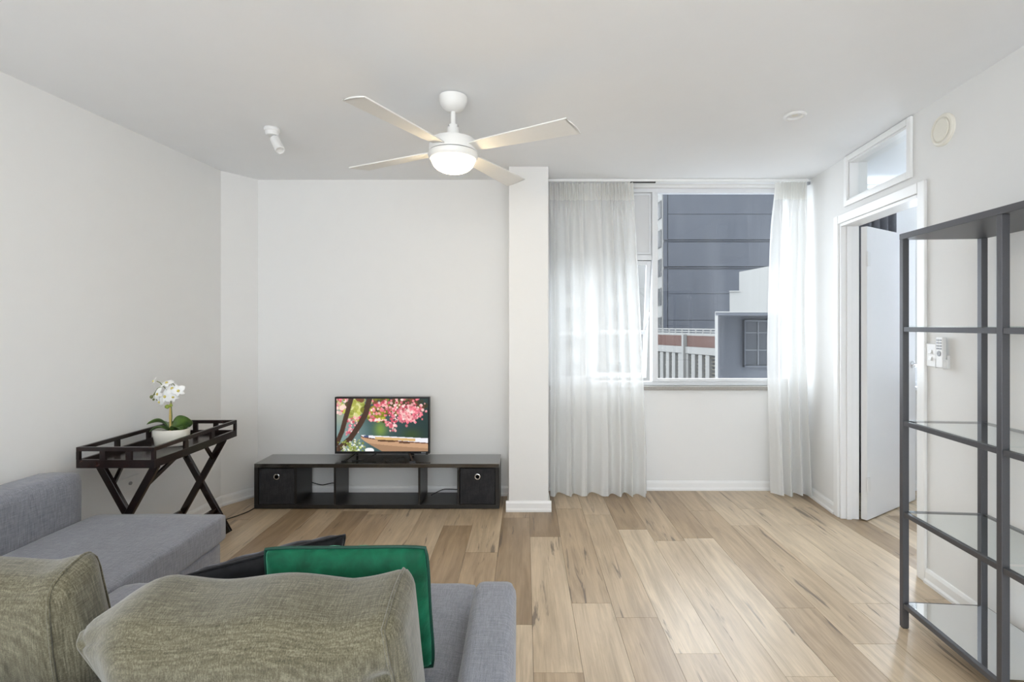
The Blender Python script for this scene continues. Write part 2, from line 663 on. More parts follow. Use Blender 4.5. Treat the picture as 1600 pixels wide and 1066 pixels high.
# floor: slab and single planks
floor = MB().box((-3.0, REAR - 0.15, -0.12), (5.12, Y1, -0.009)).build('floor', M['slab'])
tag(floor, 'oak look plank floor with pale and brown boards', 'floor', kind='structure')
PW, PL = 0.19, 1.22
known = {-2: 3.30, -1: 2.91, 0: 2.21, 1: 3.125}          # board ends read off the photograph, by column
tones = {(-2, 3.30): 0.75, (-2, 2.08): 0.25, (0, 2.21): 0.12, (1, 3.125): 0.05, (-1, 2.91): 0.7, (-1, 1.69): 0.35, (0, 3.43): 0.3,
         (1, 1.905): 0.72}
pm = {}
k = -14
while True:
    x0 = -0.157 + (k + 1) * PW - PW
    k_ = k
    k += 1
    if x0 > 4.0:
        break
    off = known.get(k_, 3.3 + random.choice([0.0, 0.31, 0.62, 0.87, 1.05, 0.2]) + random.uniform(-0.1, 0.1))
    lo_y = REAR if x0 < 2.0 else 1.7
    if x0 < 2.0:
        lo_y = 0.0 if x0 > -9 else lo_y
    e = off
    while e > lo_y:
        e -= PL
    while e < WY:
        y0, y1 = max(e, lo_y - 0.4), min(e + PL, WY + 0.0)
        if x0 + PW < lwx((y0 + y1) / 2) - 0.25 or y1 - y0 < 0.03:
            e += PL
            continue
        key = round(y1 - y0, 3)
        if key not in pm:
            g = 0.0007
            pm[key] = MB().box((g, g, -0.009), (PW - g, key - g, 0.0)).mesh('plank', M['plank'])
        p = bpy.data.objects.new('plank', pm[key])
        p.location = (x0, y0, 0)
        p.parent = floor
        tn = random.choice([0.95, 0.85, 0.75, 0.6, 0.7, 0.8, 0.45, 0.2])
        p['tone'] = tones.get((k_, round(e, 3)), tn)
        COL.objects.link(p)
        e += PL
# rear part of the room, never in view: longer boards in the same finish
for j in range(24):
    x0 = -0.157 + (j - 13) * PW
    if x0 + PW < lwx(-1) - 0.3 or x0 > 1.9:
        continue
    key = 'rear'
    if key not in pm:
        pm[key] = MB().box((0.0007, 0, -0.009), (PW - 0.0007, 1.79, 0.0)).mesh('plank', M['plank'])
    p = bpy.data.objects.new('plank', pm[key])
    p.location = (x0, REAR, 0)
    p.parent = floor
    p['tone'] = random.uniform(0.4, 0.9)
    COL.objects.link(p)

# skirting boards
PROF = [(0, 0), (0.020, 0), (0.020, 0.014), (0.013, 0.024), (0.012, 0.058), (0.006, 0.073), (0, 0.075)]


def skirting(name, a, b, label, ext=(0, 0), parent=None):
    a, b = Vector((*a, 0)), Vector((*b, 0))
    d = (b - a).normalized()
    n = Vector((d.y, -d.x, 0))          # room side: right of a->b
    a = a - d * ext[0]
    b = b + d * ext[1]
    k = len(PROF)
    vs = [a + n * q + Vector((0, 0, z + 0.0005)) for q, z in PROF] + [b + n * q + Vector((0, 0, z + 0.0005)) for q, z in PROF]
    fs = [tuple(range(k)), tuple(range(2 * k - 1, k - 1, -1))]
    for i in range(k):
        j = (i + 1) % k
        fs.append((i, k + i, k + j, j))
    o = MB().add(vs, fs).build(name, M['trim'], parent)
    if label:
        tag(o, label, 'baseboard', kind='structure')
    return o


skirting('baseboard_left', A_L0, A_L1, 'white baseboard along the foot of the left wall')
skirting('baseboard_corner', A_L1, A_C1, 'short white baseboard on the angled corner wall by the stand')
skirting('baseboard_back', A_C1, (PX0, TY), 'white baseboard behind the black television stand')
bp = skirting('baseboard_pillar', (PX0, PY), (PX1, PY), 'white moulded baseboard wrapping the square pillar', ext=(0.02, 0.02))
for nm, a, b in (('side_return', (PX0, TY), (PX0, PY)), ('side_return', (PX1, PY), (PX1, WY))):
    skirting(nm, a, b, None, parent=bp)
rw = lambda s: (RWM @ Vector((0, s, 0))).xy
skirting('baseboard_window', (PX1, WY), rw(S(WY)), 'white baseboard under the large window')
skirting('baseboard_right', rw(s_end), rw(D1 + 0.055), 'short white baseboard between right curtain and door frame')
skirting('baseboard_right_near', rw(D0 - 0.055), rw(S(REAR)), 'white baseboard on the right wall behind the shelving unit')
skirting('baseboard_bedroom', (2.40, WY), (5.0, WY), 'white baseboard in the bedroom beyond the open door')


# ------------------------------------------------------------------ windows
def frame_box(m, x0, x1, z0, z1, w, y0, y1, M4=None):
    m.box((x0, y0, z0), (x0 + w, y1, z1), M4)
    m.box((x1 - w, y0, z0), (x1, y1, z1), M4)
    m.box((x0 + w, y0, z0), (x1 - w, y1, z0 + w), M4)
    m.box((x0 + w, y0, z1 - w), (x1 - w, y1, z1), M4)
    return m


w1 = thing('window_1', 'large window with fixed pane and two awning sashes behind curtains', 'window', (0, 0, 0), kind='structure')
FY0, FY1 = WY + 0.03, WY + 0.10
MX0, MX1 = PX(1020, WY), PX(1029, WY)
frame_box(MB(), WX0, WX1, WZ0, WZ1, 0.032, FY0, FY1).build('frame', M['alu'], w1, bevel=0.003)
MB().box((MX0, FY0 - 0.012, WZ0 + 0.032), (MX1, FY1, WZ1 - 0.032)).build('mullion', M['alu'], w1, bevel=0.003)
zt = PZ(402, WY)
MB().box((WX0 + 0.032, FY0, zt - 0.02), (MX0, FY1, zt + 0.02)).build('transom_bar', M['alu'], w1, bevel=0.003)
xm = PX(928, WY)
MB().box((xm - 0.018, FY0, WZ0 + 0.032), (xm + 0.018, FY1, zt - 0.02)).build('mullion', M['alu'], w1, bevel=0.003)
pn = MB().box((WX0 + 0.032, FY0 + 0.02, zt + 0.02), (MX0, FY1 - 0.02, WZ1 - 0.032)).build('infill_panel', M['panel'], w1, label='grey white solid panel above the sashes')
frame_box(MB(), PX(985, WY), MX0 - 0.006, zt + 0.03, WZ1 - 0.04, 0.012, FY0 + 0.012, FY0 + 0.02).build('panel_bead', M['alu'], pn)
MB().box((MX1, FY0 + 0.03, WZ0 + 0.032), (WX1 - 0.032, FY0 + 0.035, WZ1 - 0.032)).build('pane', M['pane'], w1)
MB().box((MX1, FY0 - 0.012, WZ0 + 0.032), (WX1 - 0.032, FY0 + 0.02, WZ0 + 0.058)).build('bottom_rail', M['alu'], w1, bevel=0.003)
for (x0, x1, ang) in ((WX0 + 0.034, xm - 0.020, 0), (xm + 0.020, MX0 - 0.002, 9)):
    hgt = zt - 0.02 - (WZ0 + 0.032) - 0.004
    T = Matrix.Translation((0, FY0 + 0.035, zt - 0.022)) @ Matrix.Rotation(R(ang), 4, 'X')
    sh = frame_box(MB(), x0, x1, -hgt, 0, 0.034, -0.014, 0.014, T)
    sh.box((x0 + 0.034, -0.012, -hgt * 0.62), (x1 - 0.034, 0.012, -hgt * 0.62 + 0.03), T)
    so = sh.build('sash', M['alu'], w1, bevel=0.002)
    MB().box((x0 + 0.034, -0.003, -hgt + 0.034), (x1 - 0.034, 0.003, -hgt * 0.62), T).build('pane', M['pane'], so)
    MB().box((x0 + 0.034, -0.003, -hgt * 0.62 + 0.03), (x1 - 0.034, 0.003, -0.034), T).build('pane', M['pane'], so)
    if ang:
        a = T @ Vector((x1 - 0.02, 0, -hgt * 0.62))
        MB().bar((x1 - 0.012, FY0 + 0.03, zt - hgt * 0.45), a, 0.010, 0.004).build('stay', M['chrome'], w1)
MB().box((WX0, WY - 0.035, WZ0 - 0.030), (WX1, FY1 + 0.06, WZ0)).build('sill', M['sill'], w1, bevel=0.004, label='grey stone window sill')

w2 = thing('window_2', 'bedroom window sliver seen past the open door', 'window', kind='structure')
frame_box(MB(), BX0, BX1, WZ0, WZ1, 0.04, FY0, FY1).build('frame', M['alu'], w2, bevel=0.003)
for xx in (3.13, 3.55):
    MB().box((xx - 0.03, FY0 - 0.03, WZ0 + 0.04), (xx + 0.03, FY1, WZ1 - 0.04)).build('mullion', M['alu'], w2, bevel=0.003)
    MB().tube([(xx - 0.045, FY0 - 0.045, WZ0 + 0.1), (xx - 0.045, FY0 - 0.045, WZ1 - 0.3)], 0.006).build('sash_rod', M['chrome'], w2)
for x0, x1 in ((BX0 + 0.04, 3.10), (3.16, 3.52), (3.58, BX1 - 0.04)):
    MB().box((x0, FY0 + 0.03, WZ0 + 0.04), (x1, FY0 + 0.035, WZ1 - 0.04)).build('pane', M['pane'], w2)
MB().box((BX0, WY - 0.05, WZ0 - 0.030), (BX1, FY1 + 0.06, WZ0)).build('sill', M['trim'], w2, bevel=0.004)

w3 = thing('window_3', 'small white framed transom window high above the door', 'window', kind='structure')
m = MB()
e = 0.036
for lo, hi in (((-0.016, T0 - e, TZ0 - e), (0, T0, CEIL - 0.003)), ((-0.016, T1, TZ0 - e), (0, T1 + e, CEIL - 0.003)),
               ((-0.016, T0, TZ0 - e), (0, T1, TZ0)), ((-0.016, T0, TZ1), (0, T1, CEIL - 0.003))):
    m.box(lo, hi, RWM)
m.build('casing', M['trim'], w3, bevel=0.004)
m = MB()
for lo, hi in (((0, T0, TZ0), (WT, T0 + 0.012, TZ1)), ((0, T1 - 0.012, TZ0), (WT, T1, TZ1)),
               ((0, T0 + 0.012, TZ0), (WT, T1 - 0.012, TZ0 + 0.012)), ((0, T0 + 0.012, TZ1 - 0.012), (WT, T1 - 0.012, TZ1))):
    m.box(lo, hi, RWM)
m.build('reveal', M['trim'], w3)
MB().box((0.05, T0 + 0.012, TZ0 + 0.012), (0.055, T1 - 0.012, TZ1 - 0.012), RWM).build('pane', M['clearpane'], w3)

w4 = thing('rear_fill_frame', 'unseen window frame added around the fill lamp behind the camera', 'window', kind='structure')  # unseen frame put in around the rear fill lamp
frame_box(MB(), -2.05, 1.35, 0.25, 2.35, 0.05, REAR - 0.12, REAR - 0.02).build('frame', M['alu'], w4, bevel=0.004)

# ------------------------------------------------------------------ door
tr1 = thing('trim_1', 'white door frame on the right wall', 'door frame', kind='structure')
e = 0.058
for lo, hi, nm in (((-0.016, D0 - e, 0), (0, D0, DH + e), 'architrave'), ((-0.016, D1, 0), (0, D1 + e, DH + e), 'architrave'),
                   ((-0.016, D0, DH), (0, D1, DH + e), 'head_architrave')):
    MB().box(lo, hi, RWM).build(nm, M['trim'], tr1, bevel=0.005)
for lo, hi, nm in (((-0.004, D0, 0), (WT + 0.004, D0 + 0.02, DH), 'jamb'), ((-0.004, D1 - 0.02, 0), (WT + 0.004, D1, DH), 'jamb'),
                   ((-0.004, D0 + 0.02, DH - 0.02), (WT + 0.004, D1 - 0.02, DH), 'head_jamb'),
                   ((0.03, D1 - 0.034, 0), (0.062, D1 - 0.02, DH - 0.02), 'door_stop'), ((0.03, D0 + 0.02, 0), (0.062, D0 + 0.034, DH - 0.02), 'door_stop')):
    MB().box(lo, hi, RWM).build(nm, M['trim'], tr1, bevel=0.002)
hp = RWM @ Vector((WT + 0.008, D1 - 0.030, 0))
DA = R(32)
DM = Matrix.Translation(hp) @ Matrix.Rotation(DA, 4, 'Z')
d1 = thing('door_1', 'plain white door standing open into the bedroom', 'door', kind='structure')
DWID = 0.755
leaf = MB().box((0.004, -0.038, 0.008), (DWID, 0, DH - 0.028), DM).build('leaf', M['door'], d1, bevel=0.002)
for z in (0.20, 1.72):
    hm = MB().cyl(DM @ Vector((-0.006, -0.044, z)), DM @ Vector((-0.006, -0.044, z + 0.10)), 0.007, n=10)
    hm.box((-0.004, -0.046, z + 0.004), (0.035, -0.038, z + 0.096), DM)
    hm.build('hinge', M['plastic'], d1, label='white painted hinge')
hm = MB().cyl(DM @ Vector((DWID - 0.065, -0.038, 1.03)), DM @ Vector((DWID - 0.065, -0.047, 1.03)), 0.026, n=20)
ho = hm.build('handle_rose', M['chrome'], d1, smooth=30)
MB().tube([DM @ Vector(q) for q in ((DWID - 0.065, -0.045, 1.03), (DWID - 0.065, -0.085, 1.03), (DWID - 0.075, -0.092, 1.03), (DWID - 0.18, -0.092, 1.03))], 0.009, 10).build('lever', M['chrome'], ho, smooth=40)
hm = MB().cyl(DM @ Vector((DWID - 0.065, 0.0, 1.03)), DM @ Vector((DWID - 0.065, 0.009, 1.03)), 0.026, n=20)
ho = hm.build('handle_rose', M['chrome'], d1, smooth=30)
MB().tube([DM @ Vector(q) for q in ((DWID - 0.065, 0.007, 1.03), (DWID - 0.065, 0.05, 1.03), (DWID - 0.075, 0.057, 1.03), (DWID - 0.18, 0.057, 1.03))], 0.009, 10).build('lever', M['chrome'], ho, smooth=40)

# ------------------------------------------------------------------ sofa
def blockbm(w, d, h, cuts=22):
    """finely divided unit box [-1,1]^3 as vertex and face lists"""
    bm = bmesh.new()
    bmesh.ops.create_cube(bm, size=2)
    bmesh.ops.subdivide_edges(bm, edges=bm.edges[:], cuts=cuts, use_grid_fill=True)
    bm.verts.index_update()
    vs = [v.co.copy() for v in bm.verts]
    fs = [tuple(v.index for v in f.verts) for f in bm.faces]
    bm.free()
    return vs, fs


def soft(p, w, d, h, r, bx=0.0, by=0.0, bz=0.0, wob=0.0, seed=0.0, fn=None):
    """unit-box point -> rounded, plumped upholstery block centred on the origin"""
    x, y, z = p.x * w / 2, p.y * d / 2, p.z * h / 2
    c = Vector((max(-w / 2 + r, min(w / 2 - r, x)), max(-d / 2 + r, min(d / 2 - r, y)), max(-h / 2 + r, min(h / 2 - r, z))))
    dv = Vector((x, y, z)) - c
    if dv.length > 1e-6:
        q = c + dv.normalized() * r
        # keep the spread of the grid near the corner even
        x, y, z = q
    u, v, s = p.x, p.y, p.z
    x += bx * u * (1 - v * v) * (1 - s * s)
    y += by * v * (1 - u ** 4) * (1 - s * s)
    z += bz * s * (1 - u ** 4) * (1 - v * v)
    q = Vector((x, y, z))
    if wob:
        n = noise.noise_vector(q * 4.0 + Vector((seed, seed * 1.7, -seed)))
        q += n * wob
    return fn(q, u, v, s) if fn else q


def soft_block(name, mat, lo, hi, r, parent, bulge=(0, 0, 0), wob=0.004, seed=0.0, cuts=20):
    w, d, h = (hi[i] - lo[i] for i in range(3))
    c = Vector([(hi[i] + lo[i]) / 2 for i in range(3)])
    vs, fs = blockbm(1, 1, 1, cuts)
    o = MB().add([soft(p, w, d, h, r, *bulge, wob, seed) for p in vs], fs).build(name, mat, parent, smooth=180, loc=c)
    return o


SEAT = 0.42
sofa = thing('corner_sofa', 'grey woven corner sofa with chaise along the left wall', 'sofa', (-1.15, 1.3, 0))
sofa_off = Vector((-1.15, 1.3, 0))


def sb(name, lo, hi, r, **kw):
    lo = [lo[i] - sofa_off[i] for i in range(3)]
    hi = [hi[i] - sofa_off[i] for i in range(3)]
    return soft_block(name, M['sofa'], lo, hi, r, sofa, **kw)


sb('chaise_seat', (-2.075, 0.92, 0.287), (-1.437, 2.415, SEAT + 0.002), 0.022, bulge=(0, 0, 0.006), seed=1)
sb('chaise_base', (-2.20, 0.80, 0.05), (-1.455, 2.395, 0.285), 0.015, wob=0.001, seed=2)
sb('side_bolster', (-2.262, 0.72, 0.10), (-2.078, 2.365, 0.645), 0.045, bulge=(0.008, 0.0, 0.006), seed=3)
sb('seat_cushion', (-1.432, 0.92, 0.287), (-0.165, 1.785, SEAT), 0.035, bulge=(0, 0.01, 0.010), seed=4)
sb('seat_base', (-1.45, 0.80, 0.05), (-0.16, 1.745, 0.285), 0.015, wob=0.001, seed=5)
sb('armrest', (-0.163, 0.72, 0.06), (-0.028, 1.63, 0.505), 0.035, bulge=(0.004, 0.004, 0.004), seed=6)
sb('backrest', (-2.075, 0.70, 0.06), (-0.168, 0.91, 0.60), 0.04, seed=7)
for x, y in ((-2.15, 0.78), (-0.10, 0.78), (-2.15, 2.32), (-1.50, 2.32), (-0.10, 1.56), (-1.2, 1.66)):
    MB().cyl(Vector((x, y, 0)) - sofa_off, Vector((x, y, 0.062)) - sofa_off, 0.018, 0.024).build('foot', M['black'], sofa, smooth=40)


def back_cushion(name, label, loc, rot, w, d, h, fn, seed, ends):
    root = thing(name, label, 'cushion', loc, rot, group='olive grey back cushions on the sofa')
    vs, fs = blockbm(1, 1, 1, 34)
    args = (w, d, h, 0.045, 0.012, 0.035, 0.012, 0.012, seed, fn)
    MB().add([soft(p, *args) for p in vs], fs).build('cover', M['cushion'], root, smooth=180)
    # welted seams round each end gusset
    for sx in ends:
        pts = []
        for (y0, z0, y1, z1) in ((-1, -1, 1, -1), (1, -1, 1, 1), (1, 1, -1, 1), (-1, 1, -1, -1)):
            for k in range(14):
                q = k / 14
                pts.append(soft(Vector((sx * 0.93, y0 + (y1 - y0) * q, z0 + (z1 - z0) * q)), *args) * 1.003)
        MB().tube(pts, 0.0035, 6, closed=True).build('piping', M['cushion'], root, smooth=180)
    return root


def fn2(q, u, v, s):
    a = max(0.0, min(1.0, (-u - 0.45) / 0.55))
    a = a * a * (3 - 2 * a)
    if s > 0:
        q.z -= a * 0.062 * s
    q.x += a * (0.085 * max(0, 0.9 - s) ** 1.1 + 0.02 * abs(v))
    q.y *= 1 - a * (0.25 + 0.35 * max(0, s))
    b = max(0.0, (u - 0.6) / 0.4)
    q.z += 0.022 * b * max(0, s)
    # dimple near the right gusset on the camera side
    if v < 0:
        g = math.exp(-(((u - 0.86) / 0.07) ** 2 + ((s - 0.35) / 0.15) ** 2))
        q.y += 0.035 * g
    q.z += 0.008 * math.sin(u * 7) * max(0, s)
    return q


def fn1(q, u, v, s):
    b = max(0.0, (u - 0.75) / 0.25)
    q.z += 0.025 * b * max(0, s) * (0.5 + 0.5 * v)
    q.z -= 0.010 * max(0, s) * (1 - b)
    return q


back_cushion('back_cushion', 'large olive grey sofa cushion in the centre front, before the green one', (-0.582, 1.06, 0.594), (R(14), 0, 0), 0.70, 0.19, 0.36, fn2, 3.1, (1,))
back_cushion('back_cushion', 'olive grey sofa cushion cut off by the lower left corner', (-1.335, 1.125, 0.624), (R(10), 0, R(-2)), 0.77, 0.125, 0.37, fn1, 8.4, (1,))


def pillow(w, h, t, n=30, pinch=0.05, pw=0.5, seed=0.0, wrinkle=0.006):
    """knife-edge scatter cushion standing in the local xz plane"""
    def outline(u, v):
        k = 1 - 0.045 * (u * u * v * v) ** 2
        return (w / 2 * u * (1 - pinch * (1 - v * v)) * k, h / 2 * v * (1 - pinch * (1 - u * u)) * k)
    m = MB()
    for sg in (1, -1):
        def f(a, b, sg=sg):
            u, v = 2 * a - 1, 2 * b - 1
            x, z = outline(u, v)
            k = max(0.0, (1 - u * u) * (1 - v * v))
            y = sg * t / 2 * k ** pw
            e = min(1 - abs(u), 1 - abs(v))
            wr = math.sin((abs(u) - abs(v)) * 16 + seed) * math.exp(-(e * 6)) * (1 - math.exp(-e * 25))
            nz = noise.noise(Vector((x * 8 + seed, z * 8, sg * 3.0)))
            return (x, y + sg * (wr * wrinkle + nz * 0.010 * k), z)
        m.grid(f, n, n)
    rim = []
    q = 16
    for k in range(q):
        rim.append((-1 + 2 * k / q, -1))
    for k in range(q):
        rim.append((1, -1 + 2 * k / q))
    for k in range(q):
        rim.append((1 - 2 * k / q, 1))
    for k in range(q):
        rim.append((-1, 1 - 2 * k / q))
    rim = [(outline(u, v)[0], 0, outline(u, v)[1]) for u, v in rim]
    return m, rim


def merged(m, name, mat, parent):
    o = m.build(name, mat, parent, smooth=180)
    bm = bmesh.new()
    bm.from_mesh(o.data)
    bmesh.ops.remove_doubles(bm, verts=bm.verts, dist=1e-5)
    bmesh.ops.recalc_face_normals(bm, faces=bm.faces)
    bm.to_mesh(o.data)
    bm.free()
    return o


root = thing('scatter_cushion', 'emerald green velvet cushion with dark piping', 'cushion', (-0.447, 1.278, 0.603), (R(8), R(-1.4), R(-2)))
m, rim = pillow(0.425, 0.345, 0.14, pinch=0.03, pw=0.48, seed=1.0, wrinkle=0.005)
merged(m, 'cover', M['green'], root)
MB().tube(rim, 0.0045, 8, closed=True).build('piping', M['greenpipe'], root, smooth=180)
root = thing('scatter_cushion', 'black velvet cushion tilted behind the green cushion', 'cushion', (-0.785, 1.514, 0.546), (R(35), 0, R(38)))
m, rim = pillow(0.44, 0.30, 0.12, pinch=0.03, seed=4.0)
merged(m, 'cover', M['satin'], root)
MB().tube(rim, 0.004, 8, closed=True).build('piping', M['satin'], root, smooth=180)

# ------------------------------------------------------------------ tray table and orchid
TX0, TX1, TY0, TY1, TB, TT = -2.235, -1.845, 2.485, 3.20, 0.613, 0.718
tt = thing('tray_table', 'dark mahogany butler tray table on crossed legs', 'table', (-2.04, 2.84, 0))
to = Vector((-2.04, 2.84, 0))


def tb(name, boxes, parent=tt, bevel=0.002):
    m = MB()
    for lo, hi in boxes:
        m.box(Vector(lo) - to, Vector(hi) - to)
    return m.build(name, M['mahogany'], parent, bevel=bevel)


tb('tray_board', [((TX0 + 0.015, TY0 + 0.015, TB + 0.006), (TX1 - 0.015, TY1 - 0.015, TB + 0.018))])
th = 0.016
sides = {'near': ((TX0, TY0), (TX1, TY0 + th)), 'far': ((TX0, TY1 - th), (TX1, TY1)), 'left': ((TX0, TY0 + th), (TX0 + th, TY1 - th)), 'right': ((TX1 - th, TY0 + th), (TX1, TY1 - th))}
for k, (a, b) in sides.items():
    tb('bottom_rail', [((*a, TB), (*b, TB + 0.042))])
    tb('top_rail', [((*a, TT - 0.021), (*b, TT))])
    for q in (1 / 3, 2 / 3):
        if k in ('near', 'far'):
            x = a[0] + (b[0] - a[0]) * q
            tb('spindle', [((x - 0.014, a[1] + 0.001, TB + 0.042), (x + 0.014, b[1] - 0.001, TT - 0.021))], bevel=0.001)
        else:
            y = a[1] + (b[1] - a[1]) * q
            tb('spindle', [((a[0] + 0.001, y - 0.014, TB + 0.042), (b[0] - 0.001, y + 0.014, TT - 0.021))], bevel=0.001)
for x in (TX0, TX1 - th):
    for y in (TY0, TY1 - th):
        tb('corner_post', [((x, y, TB + 0.042), (x + th, y + th, TT - 0.021))], bevel=0.001)
for yc in (2.565, 3.135):
    for sg in (1, -1):
        y = yc + sg * 0.012
        a = Vector((-2.04 - sg * 0.155, y, TB - 0.002)) - to
        b = Vector((-2.04 + sg * 0.175, y, 0.018)) - to
        MB().bar(a, b, 0.022, 0.038, up=(1, 0, 0)).build('leg', M['mahogany'], tt, bevel=0.003)
        # short brace from the leg up to the tray
        dy = 0.16 if yc < 3 else -0.16
        p = a.lerp(b, 0.20)
        MB().bar(p, Vector((a.x + sg * 0.012, a.y + dy, TB - 0.004)), 0.016, 0.02).build('brace', M['mahogany'], tt, bevel=0.002)
for sg in (1, -1):
    p = (Vector((-2.04 - sg * 0.155, 0, TB)).lerp(Vector((-2.04 + sg * 0.175, 0, 0.018)), 0.76))
    MB().bar(Vector((p.x, 2.56, p.z)) - to, Vector((p.x, 3.14, p.z)) - to, 0.018, 0.03).build('stretcher', M['mahogany'], tt, bevel=0.002)

PO = Vector((-2.045, 2.89, TB + 0.018))
orch = thing('potted_orchid', 'white orchid in an oval cream pot on the tray table', 'plant', PO)
SCL = Matrix.Diagonal((1.0, 0.62, 1, 1))
MB().lathe([(0.080, 0.0), (0.090, 0.006), (0.100, 0.06), (0.102, 0.092), (0.098, 0.095), (0.093, 0.088), (0.090, 0.075)], 40, SCL).build('pot', M['pot'], orch, smooth=50)
MB().lathe([(0.091, 0.072), (0.060, 0.082), (0.0, 0.086)], 30, SCL).build('moss', M['soil'], orch, smooth=60)


def leaf(name, base, tip, width, droop, mat, roll=0.0):
    base, tip = Vector(base), Vector(tip)
    d = tip - base
    side = d.cross(Vector((0, 0, 1))).normalized()
    side = (Matrix.Rotation(roll, 4, d.normalized()) @ side)
    up = side.cross(d.normalized())

    def f(u, v):
        w = width * (math.sin(math.pi * min(1, 0.08 + 0.92 * v)) ** 0.65 if v < 1 else 0.0)
        c = base + d * v + up * (droop * math.sin(math.pi * v))
        return c + side * (u - 0.5) * w + up * (abs(u - 0.5) * w * 0.35)
    o = MB().grid(f, 8, 16).build(name, mat, orch, smooth=180)
    md = o.modifiers.new('solid', 'SOLIDIFY')
    md.thickness = 0.003
    return o


leaf('leaf', (0.0, -0.01, 0.088), (-0.118, -0.035, 0.128), 0.085, 0.030, M['leaf'], 0.35)
leaf('leaf', (0.0, -0.02, 0.086), (-0.088, -0.055, 0.088), 0.070, 0.022, M['leaf'], 0.1)
leaf('leaf', (0.015, 0.0, 0.088), (0.112, -0.005, 0.150), 0.095, 0.018, M['leaf'], -1.0)
leaf('leaf', (0.01, -0.01, 0.086), (0.085, -0.040, 0.098), 0.060, 0.015, M['leaf'], -0.2)
st = [(0.004, -0.01, 0.085), (0.000, -0.01, 0.16), (0.003, -0.01, 0.245)]
MB().tube(st, lambda q: 0.008 - 0.002 * q, 10).build('stake', M['stem'], orch, smooth=60)
MB().tube([(0.006, -0.012, 0.085), (0.012, -0.014, 0.17), (0.007, -0.014, 0.25), (-0.008, -0.014, 0.31), (-0.035, -0.02, 0.345), (-0.062, -0.025, 0.330), (-0.078, -0.03, 0.300), (-0.090, -0.03, 0.285)], 0.0028, 8).build('flower_stem', M['stemgreen'], orch, smooth=60)
MB().tube([(-0.035, -0.02, 0.345), (-0.052, -0.022, 0.365), (-0.070, -0.022, 0.372)], 0.0025, 8).build('flower_stem', M['stemgreen'], orch, smooth=60)
MB().tube([(-0.008, -0.014, 0.31), (0.010, -0.012, 0.345), (0.005, -0.005, 0.362), (0.04, -0.015, 0.335)], 0.0022, 8).build('flower_stem', M['stemgreen'], orch, smooth=60)
for (x, y, z, r) in ((-0.094, -0.03, 0.283, 0.009), (-0.082, -0.03, 0.268, 0.006), (-0.072, -0.028, 0.296, 0.006), (-0.062, -0.028, 0.268, 0.006)):
    MB().lathe([(0.0, -r * 1.3), (r * 0.8, -r * 0.6), (r, 0), (r * 0.7, r * 0.8), (0, r * 1.3)], 12, Matrix.Translation((x, y, z))).build('bud', M['stemgreen'], orch, smooth=180)
for (x, y, z, r) in ((-0.012, -0.018, 0.225, 0.013), (0.008, -0.018, 0.232, 0.010)):
    MB().lathe([(0.0, -r), (r * 0.8, -r * 0.5), (r, 0), (r * 0.8, r * 0.6), (0, r)], 12, Matrix.Translation((x, y, z))).build('bud', M['bud'], orch, smooth=180)


def flower(loc, face, size, tilt):
    fz = Vector(face).normalized()
    q = fz.to_track_quat('Z', 'Y').to_matrix().to_4x4()
    T = Matrix.Translation(loc) @ q @ Matrix.Rotation(tilt, 4, 'Z')
    fo = None
    petals = [(0, 1.0, 0.62), (72 * 1.0, 0.98, 1.0), (144, 0.92, 0.62), (216, 0.92, 0.62), (288, 0.98, 1.0)]
    for i, (a, ln, wd) in enumerate(petals):
        Rm = T @ Matrix.Rotation(R(a + 90), 4, 'Z')

        def f(u, v, ln=ln, wd=wd, Rm=Rm):
            w = size * 0.92 * wd * math.sin(math.pi * (0.06 + 0.94 * v)) ** 0.6 if v < 1 else 0
            x = v * size * ln
            y = (u - 0.5) * w
            return Rm @ Vector((x, y, 0.10 * size * math.sin(math.pi * v) - 0.12 * size * v * v - abs(u - 0.5) * 0.06 * size))
        o = MB().grid(f, 6, 8).build('petal', M['petal'], orch, smooth=180)
        md = o.modifiers.new('solid', 'SOLIDIFY')
        md.thickness = 0.0012
    MB().lathe([(0, 0.0), (size * 0.20, 0.003), (size * 0.14, 0.008), (0, 0.010)], 10, T).build('flower_centre', M['yellow'], orch, smooth=180)


flower((-0.012, -0.035, 0.285), (-0.1, -1, 0.15), 0.044, 0.2)
flower((-0.050, -0.040, 0.300), (-0.5, -1, 0.2), 0.042, 0.9)
flower((0.060, -0.030, 0.318), (0.35, -1, 0.1), 0.040, 0.4)
flower((0.018, -0.020, 0.330), (0.1, -0.8, 0.6), 0.042, 1.4)
flower((-0.020, -0.010, 0.360), (-0.1, -0.5, 0.8), 0.040, 0.1)
flower((-0.045, -0.032, 0.255), (-0.5, -0.8, -0.3), 0.034, 0.5)
flower((-0.082, -0.026, 0.372), (-0.8, -0.6, 0.3), 0.030, 0.8)
flower((0.030, -0.03, 0.282), (0.4, -0.9, -0.1), 0.034, 0.7)

# ------------------------------------------------------------------ television stand, bins, television
SY0, SY1 = 3.59, 3.855
SX0, SX1 = PX(397, SY0), PX(780, SY0)
SH = PZ(725, SY0)
ts = thing('television_stand', 'long low black television stand with open cubes', 'tv stand', ((SX0 + SX1) / 2, (SY0 + SY1) / 2, 0))
so_ = Vector(ts.location)


def sbx(name, lo, hi, mat=M['black']):
    return MB().box(Vector(lo) - so_, Vector(hi) - so_).build(name, mat, ts, bevel=0.0015)


